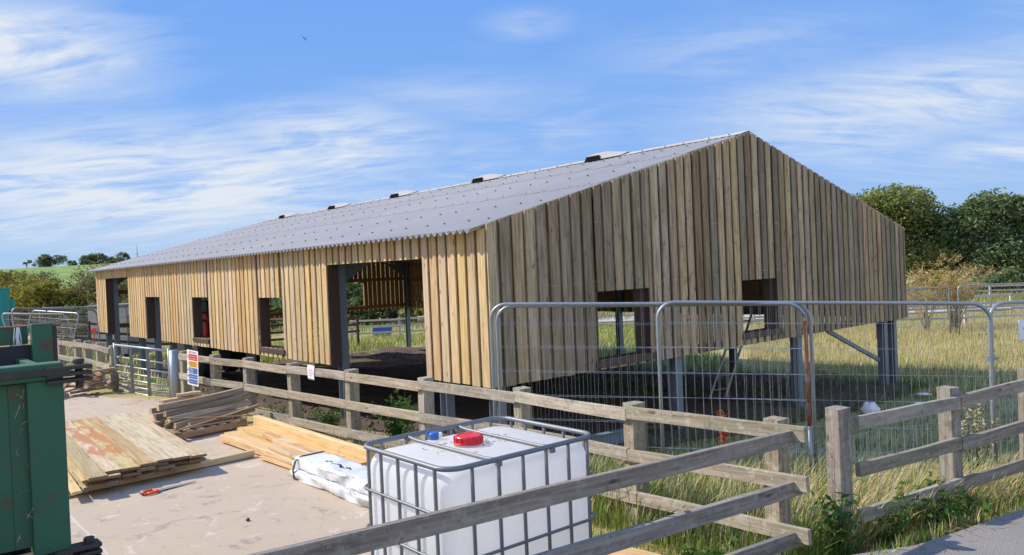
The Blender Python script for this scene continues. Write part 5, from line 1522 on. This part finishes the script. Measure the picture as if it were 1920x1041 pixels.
# ------------------------------------------------------------------ trees, shrubs, weeds
def quads(C_, size, r2, flat=0.5, stretch=1.5):
    n = len(C_); a = r2.normal(size=(n, 3)); a /= np.linalg.norm(a, axis=1)[:, None]
    b = r2.normal(size=(n, 3)); b[:, 2] *= flat; b -= a * (a * b).sum(1)[:, None]; b /= np.linalg.norm(b, axis=1)[:, None]
    s = size * r2.uniform(0.6, 1.3, (n, 1)); a = a * s; b = b * s * stretch
    V = np.stack([C_ - b, C_ + a * .55, C_ + b, C_ - a * .55], 1).reshape(-1, 3)
    F = np.arange(4 * n).reshape(-1, 4); return V, F


def crown_pts(blobs, n, r2, clump=0.22, fill=0.25):
    vol = np.array([b[1][0] * b[1][1] for b in blobs]); pr = vol / vol.sum(); out_ = []
    for (c, r_), p in zip(blobs, pr):
        k = int(n * p); nc = max(6, int(k / 90)); d = r2.normal(size=(nc, 3)); d /= np.linalg.norm(d, axis=1)[:, None]
        d[:, 2] = np.where(d[:, 2] < -0.35, -d[:, 2], d[:, 2])
        cc = d * r2.uniform(0.72, 1.08, (nc, 1)); w = r2.uniform(0.4, 1.6, nc); w /= w.sum()
        idx = r2.choice(nc, k, p=w); q = cc[idx] + r2.normal(size=(k, 3)) * clump * r2.uniform(.5, 1.2, (k, 1))
        kf = int(k * fill); q[:kf] = r2.normal(size=(kf, 3)) * .42
        m_ = np.linalg.norm(q, axis=1) < 1.22; q = q[m_]
        out_.append(q * np.array(r_) + np.array(c))
    return np.concatenate(out_)


def tree(label, base, blobs, n, leaf, mat, name='tree', cat='tree', trunk=0.25, group=None, seed=0, clump=.2, fill=.25, limbs=7, bark='bark', zsink=0.3):
    zt_ = max(c[2] + r_[2] * 1.02 for c, r_ in blobs)
    r2 = np.random.default_rng(seed + 100); bx, by_ = base[:2]; bz = gz(bx, by_) if len(base) == 2 else base[2]
    root = empty(name, (bx, by_, bz)); tag(root, label, cat, group)
    V, F = quads(crown_pts(blobs, n, r2, clump, fill), leaf, r2)
    np_mesh('crown', V, F, mat, parent=root)
    f = MB(); tz = np.mean([b[0][2] for b in blobs]); k0 = random.Random(seed)
    f.tube([(0, 0, -zsink), (k0.uniform(-.1, .1), 0, tz * .35), (k0.uniform(-.2, .2), 0, tz * .8)], [trunk * 1.2, trunk, trunk * .6], 8)
    for i in range(limbs):
        c, r_ = blobs[i % len(blobs)]; e = (c[0] + k0.uniform(-.6, .6) * r_[0], c[1] + k0.uniform(-.6, .6) * r_[1], c[2] + k0.uniform(-.2, .7) * r_[2]); s_ = tz * k0.uniform(.2, .5)
        f.tube([(0, 0, s_), (e[0] * .5, e[1] * .5, s_ + (e[2] - s_) * .65), e], [trunk * .5, trunk * .3, trunk * .08], 6)
    f.build('trunk', M[bark], root)
    return root


def blobs_rand(w, d, h0, h1, k, seed, rr=(0.28, 0.45)):
    r2 = random.Random(seed); B = []
    for i in range(k):
        x = r2.uniform(-1, 1); y = r2.uniform(-.7, .7); e = math.sqrt(max(0, 1 - x * x * .8))
        z = h0 + (h1 - h0) * (r2.uniform(.12, .82) * e); r_ = r2.uniform(*rr) * (h1 - h0)
        B.append(((x * w, y * d, z), (r_ * 1.1, r_ * 1.1, r_ * .85)))
    top = max(c[2] + r_[2] for c, r_ in B) - h0; k_ = (h1 - h0) / top
    return [((c[0], c[1], h0 + (c[2] - h0) * k_), (r_[0], r_[1], r_[2] * k_)) for c, r_ in B]


# two tall trees right of the gable
tree('tall olive green tree directly right of the gable roof', (39.0, 80), [((0, 0, 6.5), (5.2, 4, 4.0)), ((-3.6, 0, 5.0), (3.4, 3, 3.2)), ((3.6, 0, 5.6), (3.2, 3, 3.2)), ((1.0, -1, 8.4), (3.2, 3, 2.4)), ((-1.9, -1, 8.0), (3.0, 3, 2.0)), ((3, -2, 3.0), (3.6, 3, 2.4)), ((-2, -2, 2.8), (3.6, 3, 2.4))], 30000, 0.16, M['leaf_oak'], trunk=.35, seed=1)
tree('deep green broad tree at the right edge beyond the meadow', (48.5, 78), [((-3.0, 0, 5.2), (3.2, 3, 3.3)), ((0.4, 0, 6.4), (3.6, 3, 3.4)), ((4.0, 0, 5.4), (3.6, 3, 3.2)), ((7.0, 0, 4.5), (3.0, 3, 3.0)), ((-1, -2, 2.8), (4, 3, 2.6)), ((4, -2, 2.8), (4.4, 3, 2.6)), ((-4.6, -1, 4.0), (2, 2, 2.6)), ((1.6, 0, 8.0), (2.0, 2, 1.6)), ((-1.8, 0, 7.6), (1.8, 2, 1.5))], 34000, 0.17, M['leaf_dark'], trunk=.4, seed=2, clump=.17)
tree('lighter round tree behind, at the far right edge', (58.5, 84), blobs_rand(4, 3, 0, 7.5, 7, 4), 12000, .2, M['leaf_dark'], trunk=.3, seed=3)
for i, (x, y, w, h, mt, lb) in enumerate(((31, 84, 5, 7, 'leaf_dark', 'green tree hidden behind the barn, left of the tall pair'), (18, 88, 6, 8, 'leaf_oak', 'olive tree seen through the gable of the barn'), (6, 86, 6, 7.5, 'leaf_dark', 'dark tree beyond the barn doorway at right'), (-6, 84, 6, 8, 'leaf_oak', 'bushy tree beyond the big barn doorway'), (-18, 82, 6, 7, 'leaf_dark', 'dark tree beyond the barn, seen through the middle window'))):
    tree(lb, (x, y), blobs_rand(w, 3, 0, h, 8, 20 + i), 9000, .22, M[mt], trunk=.3, seed=10 + i, group='trees in a row behind the barn')
hb = [(34, 70), (42, 68), (50, 68), (58, 70)]
for i, (x, y) in enumerate(hb):
    tree(['leftmost', 'second', 'third', 'rightmost'][i] + ' low hedge bush at the foot of the tall trees', (x, y), blobs_rand(4.4, 1.5, 0, 2.4, 6, 40 + i, (.4, .6)), 6000, .16, M['leaf_dark' if i % 2 else 'leaf_oak'], name='hedge_bush', cat='bush', trunk=.12, seed=30 + i, group='hedge bushes under the tall trees')

# bushes below the hill on the left: x, y, half width, height
SB = [(-39.5, 62, 6.5, 4.9, 'leaf_gorse', 'big yellow green gorse bush in the middle of the left bushes'), (-33.8, 56, 4.6, 4.1, 'leaf_gorse', 'dark bottomed gorse bush nearest the tumbled mesh panels'),
      (-46.5, 64, 5.0, 4.6, 'leaf_gorse', 'yellow gorse bush rising behind the teal container'), (-29.0, 58, 4.6, 4.6, 'leaf_thorn', 'grey green thorn bush beside the far barn corner'),
      (-27.0, 54, 3.6, 3.3, 'leaf_thorn', 'low thorn bush above the pale shed'), (-55, 72, 6, 5.8, 'leaf_thorn', 'dark thorn bush at the left picture edge'),
      (-38, 76, 6.0, 6.2, 'leaf_thorn', 'thorn bush high on the slope left of the barn roof'), (-47, 80, 6, 5.6, 'leaf_thorn', 'thorn bush on the slope above the gorse'), (-58, 84, 6, 5.6, 'leaf_oak', 'olive bush on the slope at the far left'), (-24.5, 64, 4.6, 5.4, 'leaf_thorn', 'thorn bush half behind the barn end'),
      (-17, 62, 4.6, 4.6, 'leaf_dark', 'dark bush seen through the far doorway of the barn'), (-10, 60, 4.4, 4.0, 'leaf_dark', 'dark bush seen through the third window of the barn'), (-5, 58, 3.4, 3.0, 'leaf_oak', 'leafy bush seen through the barn doorway')]
for i, (x, y, w, h, mt, lb) in enumerate(SB):
    tree(lb, (x, y), blobs_rand(w * .8, 2.6, 0, h, 9, 60 + i, (.34, .5)), 24000 if i < 8 else 7000, .085 if i < 8 else .17, M[mt], name='bush', cat='bush', trunk=.14, seed=50 + i, group='bushes below the hill', clump=.12, fill=.35)
# trees on the hill crest
HT = [(-134.5, 226, 3.4, 3.9, 'round dark tree pair on the hill crest at far left'), (-128.3, 226, .9, 1.9, 'small bush right of the round hill trees'), (-121.5, 226, 3.6, 3.9, 'wide dark tree on the hill crest near the barn roof'), (-115.0, 226, 3.0, 3.3, 'flat dark tree touching the barn roof line on the hill')]
for i, (x, y, w, h, lb) in enumerate(HT):
    z = float(hillz(np.array(x), np.array(y)))
    tree(lb, (x, y, z), blobs_rand(w * .8, 1.6, -.5, h, 7 if w > 1 else 3, 80 + i, (.34, .46)), 5000 if w > 1 else 900, .20, M['leaf_hill'], trunk=.2, seed=70 + i, group='trees on the hill crest')
z = float(hillz(np.array(-141.), np.array(226.)))
tree('tiny windswept tree alone on the left of the crest', (-141.5, 226, z), [((.7, 0, 2.0), (.9, .6, .5)), ((-.5, 0, 1.6), (.6, .5, .4))], 260, .2, M['leaf_hill'], trunk=.09, seed=77, group='trees on the hill crest', clump=.3)
ms = MB(); mx_, my_ = -112., 232.; mz = float(hillz(np.array(mx_), np.array(my_)))
ms.tube([(mx_, my_, mz), (mx_, my_, 14.2)], [.16, .05], 6); ms.tube([(mx_ - .6, my_, 11.5), (mx_ + .6, my_, 11.5)], .05, 5)
tag(ms.build('radio_mast', M['galv']), 'thin radio mast just above the far roof line', 'mast')


# golden shrub with bare stems by the far mesh panels
def goldshrub():
    bx, by_ = 19.6, 35.2; root = empty('golden_shrub', (bx, by_, gz(bx, by_))); tag(root, 'golden yellow twiggy shrub by the far mesh panels', 'shrub')
    r2 = random.Random(12); st_ = MB(); tips = []
    for c in range(34):
        x0 = r2.choice([-.75, -.65, .25, .35, .5]); an = r2.uniform(0, 6.28); sp = r2.uniform(.15, 1.35); h = r2.uniform(1.5, 2.75) * (1 - .12 * sp)
        p = [Vector((x0, r2.uniform(-.1, .1), -.1))]; dx, dy = math.cos(an) * sp, math.sin(an) * sp * .7
        for k in range(1, 6): q = k / 5; p.append(Vector((x0 + dx * q ** 1.5 + r2.uniform(-.05, .05), dy * q ** 1.5 + r2.uniform(-.05, .05), h * q)))
        st_.tube(p, [.035, .028, .02, .014, .009, .004], 5)
        for k in range(3, 6):
            for _ in range(4):
                d = Vector((r2.uniform(-.5, .5), r2.uniform(-.4, .4), r2.uniform(.15, .6))); e = p[k] + d * .75; st_.tube([p[k], p[k] + d * .4, e], [.008, .006, .003], 4); tips.append((p[k], e))
    st_.build('stems', M['barkpale'], root)
    pts = []
    for a, b in tips:
        for _ in range(20): t = r2.uniform(.1, 1.1); q = a.lerp(b, t) + Vector([r2.gauss(0, .045) for _ in range(3)]); pts.append(q)
    V, F = quads(np.array(pts), .022, np.random.default_rng(3), stretch=2.2); np_mesh('foliage', V, F, M['leaf_gold'], parent=root); root.scale = (1.2, 1.2, 1.2)


goldshrub()


def weed(label, x, y, h, k, mat, leafs=.03, name='weed', cat='weed', dens=40, spread=.25, seed=0, group=None, stemmat='leaf_weed', toponly=False, z=None):
    r2 = random.Random(seed); z0 = gz(x, y) if z is None else z; root = empty(name, (x, y, z0)); tag(root, label, cat, group); st_ = MB(); pts = []
    for c in range(k):
        an = r2.uniform(0, 6.28); sp = spread * r2.uniform(.2, 1); hh = h * r2.uniform(.65, 1); p = []
        for q in range(5): t = q / 4; p.append(Vector((math.cos(an) * sp * t ** 1.3, math.sin(an) * sp * t ** 1.3, hh * t - .02)))
        st_.tube(p, [.006, .005, .004, .003, .002], 4)
        for _ in range(dens): t = r2.uniform(.62 if toponly else .12, 1.0); i = min(3, int(t * 4)); q = p[i].lerp(p[i + 1], t * 4 - i); pts.append(q + Vector([r2.gauss(0, .02 + leafs * .7) for _ in range(2)] + [r2.gauss(0, .02)]))
    st_.build('stems', M[stemmat], root); V, F = quads(np.array(pts), leafs, np.random.default_rng(seed), stretch=1.6); np_mesh('leaves', V, F, mat, parent=root)


weed('leafy nettle clump right of the doorway fence post', -1.75, 11.05, .72, 14, M['leaf_weed'], .028, seed=1, spread=.35)
weed('tall nettle with two shoots beside the fence post under the doorway', -1.55, 10.75, .95, 5, M['leaf_weed'], .028, seed=2, spread=.2)
weed('low leafy weeds at the foot of the fence left of the white package', -3.0, 12.2, .4, 12, M['leaf_weed'], .025, seed=3, spread=.35)
weed('red brown dock seed spike behind the mesh panels', 2.55, 9.6, 1.0, 3, M['leaf_dock'], .012, name='dock', seed=4, spread=.06, dens=120, toponly=True, stemmat='leaf_dock')
weed('orange dock seed head at the foot of the third mesh pole', 1.15, 8.3, .5, 2, M['leaf_dock'], .010, name='dock', seed=5, spread=.05, dens=70, toponly=True, stemmat='leaf_dock')
weed('dry dock stalk left of the right fence post', 2.25, 6.75, .55, 2, M['leaf_dock'], .010, name='dock', seed=15, spread=.05, dens=70, toponly=True, stemmat='leaf_dock')
weed('pale thistle gone to seed in front of the clamped mesh poles', 4.70, 7.95, 1.15, 9, M['leaf_thistle'], .018, name='thistle', seed=6, spread=.28, dens=55, toponly=True)
weed('dark dead dock spikes standing in the shade under the barn', 6.6, 16.6, 1.2, 4, M['bark'], .018, name='dock', seed=7, spread=.15, dens=60, toponly=True, stemmat='bark')
weed('bramble shoot climbing the left post of the roadside fence', 2.42, 5.86, .62, 9, M['leaf_weed'], .026, name='bramble', seed=8, spread=.2)
weed('bramble arch reaching over the middle roadside rail', 2.85, 6.05, .55, 5, M['leaf_weed'], .024, name='bramble', seed=9, spread=.35)
weed('dark leafy nettles at the foot of the second roadside post', 3.45, 6.25, .5, 16, M['leaf_weed'], .026, seed=10, spread=.4)
weed('low nettles under the bottom rail right of the tank', 1.35, 5.75, .3, 12, M['leaf_weed'], .024, seed=11, spread=.3)


# ------------------------------------------------------------------ grasses
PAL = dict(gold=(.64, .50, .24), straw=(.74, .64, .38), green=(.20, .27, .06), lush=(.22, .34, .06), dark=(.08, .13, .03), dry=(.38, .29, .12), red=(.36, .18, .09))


def grass(name, pos, h, w, mix, lean=0.35, seed=0, head=False, wind=(0.25, -0.15)):
    r2 = np.random.default_rng(seed); n = len(pos); z = g(pos[:, 0], pos[:, 1])
    hh = h[0] + (h[1] - h[0]) * r2.random(n) ** 1.3
    an = r2.uniform(0, 2 * np.pi, n); dx, dy = np.cos(an), np.sin(an); ln = r2.normal(0, lean, n)
    lx = ln * np.cos(an + 1.3) + wind[0] * hh * r2.uniform(.2, 1.6, n); ly = ln * np.sin(an + 1.3) + wind[1] * hh * r2.uniform(.2, 1.6, n)
    ts = [0, .45, .8, 1.0]; ws = [1, .85, .5, .02] if not head else [.35, .3, 1.3, .1]
    V = np.zeros((n, 8, 3))
    for i, (t, ww) in enumerate(zip(ts, ws)):
        cx_ = pos[:, 0] + lx * hh * t ** 2 ; cy_ = pos[:, 1] + ly * hh * t ** 2; cz_ = z + hh * (t - .25 * (np.abs(ln)) * t ** 2) - .02
        if head and i == 3: cx_ += wind[0] * .08; cy_ += wind[1] * .08; cz_ -= hh * .02
        V[:, 2 * i] = np.stack([cx_ - dx * w * ww / 2, cy_ - dy * w * ww / 2, cz_], 1); V[:, 2 * i + 1] = np.stack([cx_ + dx * w * ww / 2, cy_ + dy * w * ww / 2, cz_], 1)
    b = np.arange(n)[:, None] * 8; F = np.concatenate([b + np.array([[2 * i, 2 * i + 1, 2 * i + 3, 2 * i + 2]]) for i in range(3)], 0)
    names = list(mix); pr = np.array([mix[k] for k in names], float); pr /= pr.sum(); idx = r2.choice(len(names), n, p=pr); c = np.array([PAL[k] for k in names])[idx] * r2.uniform(.7, 1.25, (n, 1))
    T = np.repeat(c[:, None, :], 8, 1)
    T[:, :2] *= np.array([.85, .95, .8])
    tag(np_mesh(name, V.reshape(-1, 3), F, M['grass'], tint=T.reshape(-1, 3)), kind='stuff')


def scatter(n, poly_fn, box, seed, patch=0.0, pscale=1.0):
    r2 = np.random.default_rng(seed); P = np.stack([r2.uniform(box[0], box[1], n * 3), r2.uniform(box[2], box[3], n * 3)], 1)
    k = poly_fn(P[:, 0], P[:, 1]); P = P[k]
    if patch:
        v = np.sin(P[:, 0] * 2.1 * pscale + 1.3 * np.sin(P[:, 1] * 1.7 * pscale)) * np.sin(P[:, 1] * 2.6 * pscale + P[:, 0]); P = P[v + r2.normal(0, .6, len(P)) > -1 + patch]
    return P[:n]


def sA(x, y): return (x - 1.915) * .762 + (y - 5.76) * .6476
def bs(x, y): return ((x - BC.x) * BB.x + (y - BC.y) * BB.y) / KB, ((x - BC.x) * BA.x + (y - BC.y) * BA.y) / KB
def inbarn(x, y, m=0.0): s, t = bs(x, y); return (s > -1.2 - m) & (s < BW + m) & (t > -.6 - m) & (t < BL + m)


def near_ok(x, y): return (sA(x, y) > -.1) & (qroad(x, y) < .05) & ~inbarn(x, y)


strip = lambda x, y: near_ok(x, y) & (x > .2) & (y < 9.6)
grass('green_grass', scatter(26000, strip, (.2, 6.8, 5.6, 9.6), 1), (.10, .36), .009, dict(green=3, lush=3, dry=1, straw=.7), seed=1)
grass('seeding_grass', scatter(9000, lambda x, y: strip(x, y) & (y > 5.9), (.6, 6.8, 5.9, 8.8), 2, .8), (.26, .58), .0065, dict(gold=1.5, straw=4, green=3, lush=2), seed=2, head=True, lean=.25)
grass('seeding_grass', scatter(13000, lambda x, y: (qroad(x, y) < .1) & (qroad(x, y) > -1.0) & (x > 2.4), (2.4, 7, 5.6, 9), 3), (.22, .58), .0062, dict(gold=2, straw=4, green=1.5, lush=1), seed=3, head=True, lean=.25)
grass('verge_grass', scatter(20000, lambda x, y: (qroad(x, y) < .60) & (qroad(x, y) > -.35) & (x > 1.2), (1.2, 7, 4.6, 9), 4), (.05, .20), .009, dict(green=2.5, lush=2, dark=.8, dry=2.0, straw=.8, red=.3), seed=4)
grass('verge_grass', scatter(6000, lambda x, y: (qroad(x, y) < .12) & (qroad(x, y) > -.35) & (x > 1.6), (1.6, 7, 4.8, 9), 5), (.25, .5), .010, dict(green=3, lush=3, dark=1), seed=5)
grass('yard_edge_grass', scatter(7000, lambda x, y: (np.abs(sA(x, y) + .05) < .42) & (y > 6.9), (-15, .9, 6.9, 25), 6, .9), (.05, .22), .010, dict(green=3, lush=3, dry=2, straw=1), seed=6)
grass('yard_edge_grass', scatter(2600, lambda x, y: (sA(x, y) > -.75) & (sA(x, y) < .2) & (y < 6.9) & (qroad(x, y) < .05), (.5, 2.2, 5.0, 6.9), 61), (.04, .16), .009, dict(green=2, lush=4, dry=2, straw=1), seed=61)
grass('meadow_grass', scatter(26000, lambda x, y: (sA(x, y) > .3) & ~inbarn(x, y, -.4) & (y < 26), (-16, 26, 9.0, 27), 7), (.05, .20), .012, dict(green=1.6, lush=.5, dark=4, dry=.8), seed=7)
grass('meadow_grass', scatter(110000, lambda x, y: ~inbarn(x, y, .3) & (x > y * .30), (3, 34, 19, 46), 8), (.10, .34), .013, dict(gold=3.2, straw=3.4, green=1.0, lush=1.6, red=.5), seed=8, lean=.22)
grass('meadow_grass', scatter(26000, lambda x, y: ~inbarn(x, y, .3), (-16, 8, 26, 48), 9), (.15, .45), .025, dict(gold=1.2, straw=1.2, green=2.5, lush=3), seed=9)
grass('meadow_grass', scatter(14000, lambda x, y: (sA(x, y) > .6) & ~inbarn(x, y, .0), (-32, -8, 18, 46), 10), (.12, .4), .028, dict(gold=1.5, straw=1, green=2, lush=1.5), seed=10)
grass('rough_grass', scatter(30000, lambda x, y: y > 0, (-60, 75, 52, 80), 12), (.3, .9), .06, dict(gold=1, green=3, dry=2, lush=1.5), seed=12)
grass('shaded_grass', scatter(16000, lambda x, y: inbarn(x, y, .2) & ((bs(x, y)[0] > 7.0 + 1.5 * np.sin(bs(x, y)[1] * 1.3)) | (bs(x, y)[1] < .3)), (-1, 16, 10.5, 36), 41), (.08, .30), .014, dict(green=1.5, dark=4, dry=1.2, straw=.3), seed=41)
# straw litter on the ground
def litter(n, fn, box, seed, col):
    P = scatter(n, fn, box, seed); r2 = np.random.default_rng(seed); k = len(P); an = r2.uniform(0, 6.28, k); l = r2.uniform(.02, .09, k); z = g(P[:, 0], P[:, 1]) + r2.uniform(.004, .02, k)
    d = np.stack([np.cos(an) * l, np.sin(an) * l, r2.normal(0, .006, k)], 1); w = np.stack([-np.sin(an), np.cos(an), np.zeros(k)], 1) * .0025; c = np.stack([P[:, 0], P[:, 1], z], 1)
    V = np.stack([c - d - w, c - d + w, c + d + w, c + d - w], 1).reshape(-1, 3); T = np.repeat(np.array(col)[None] * r2.uniform(.6, 1.3, (k, 1)), 4, 0)
    tag(np_mesh('straw_litter', V, np.arange(4 * k).reshape(-1, 4), M['grass'], tint=T), kind='stuff')


litter(5000, lambda x, y: (np.abs(sA(x, y) + .35) < .5) & (qroad(x, y) < 0), (-12, 2.2, 5.2, 20), 31, (.42, .31, .17))
litter(1500, lambda x, y: (qroad(x, y) > .3) & (qroad(x, y) < .85), (1.2, 6, 4.2, 8), 32, (.45, .34, .2))

# bird high in the sky
bd_ = MB(); c = Vector((-15.3, 60, 20.9))
bd_.tube([c + Vector((-.12, .1, .1)), c, c + Vector((.14, -.1, -.12))], [.015, .05, .01], 6)
bd_.add([c, c + Vector((-.10, 0, .14)), c + Vector((-.30, .1, .40)), c + Vector((-.02, .0, .06)), c + Vector((.10, 0, -.12)), c + Vector((.30, -.1, -.34)), c + Vector((.12, 0, -.02))], [(0, 1, 2, 3), (0, 4, 5, 6)])
tag(bd_.build('bird', M['bird']), 'small dark bird gliding high in the sky at upper left', 'bird')

# ------------------------------------------------------------------ render defaults
S.render.engine = 'CYCLES'; S.render.resolution_x = 1024; S.render.resolution_y = 555
S.cycles.max_bounces = 8; S.cycles.transparent_max_bounces = 8
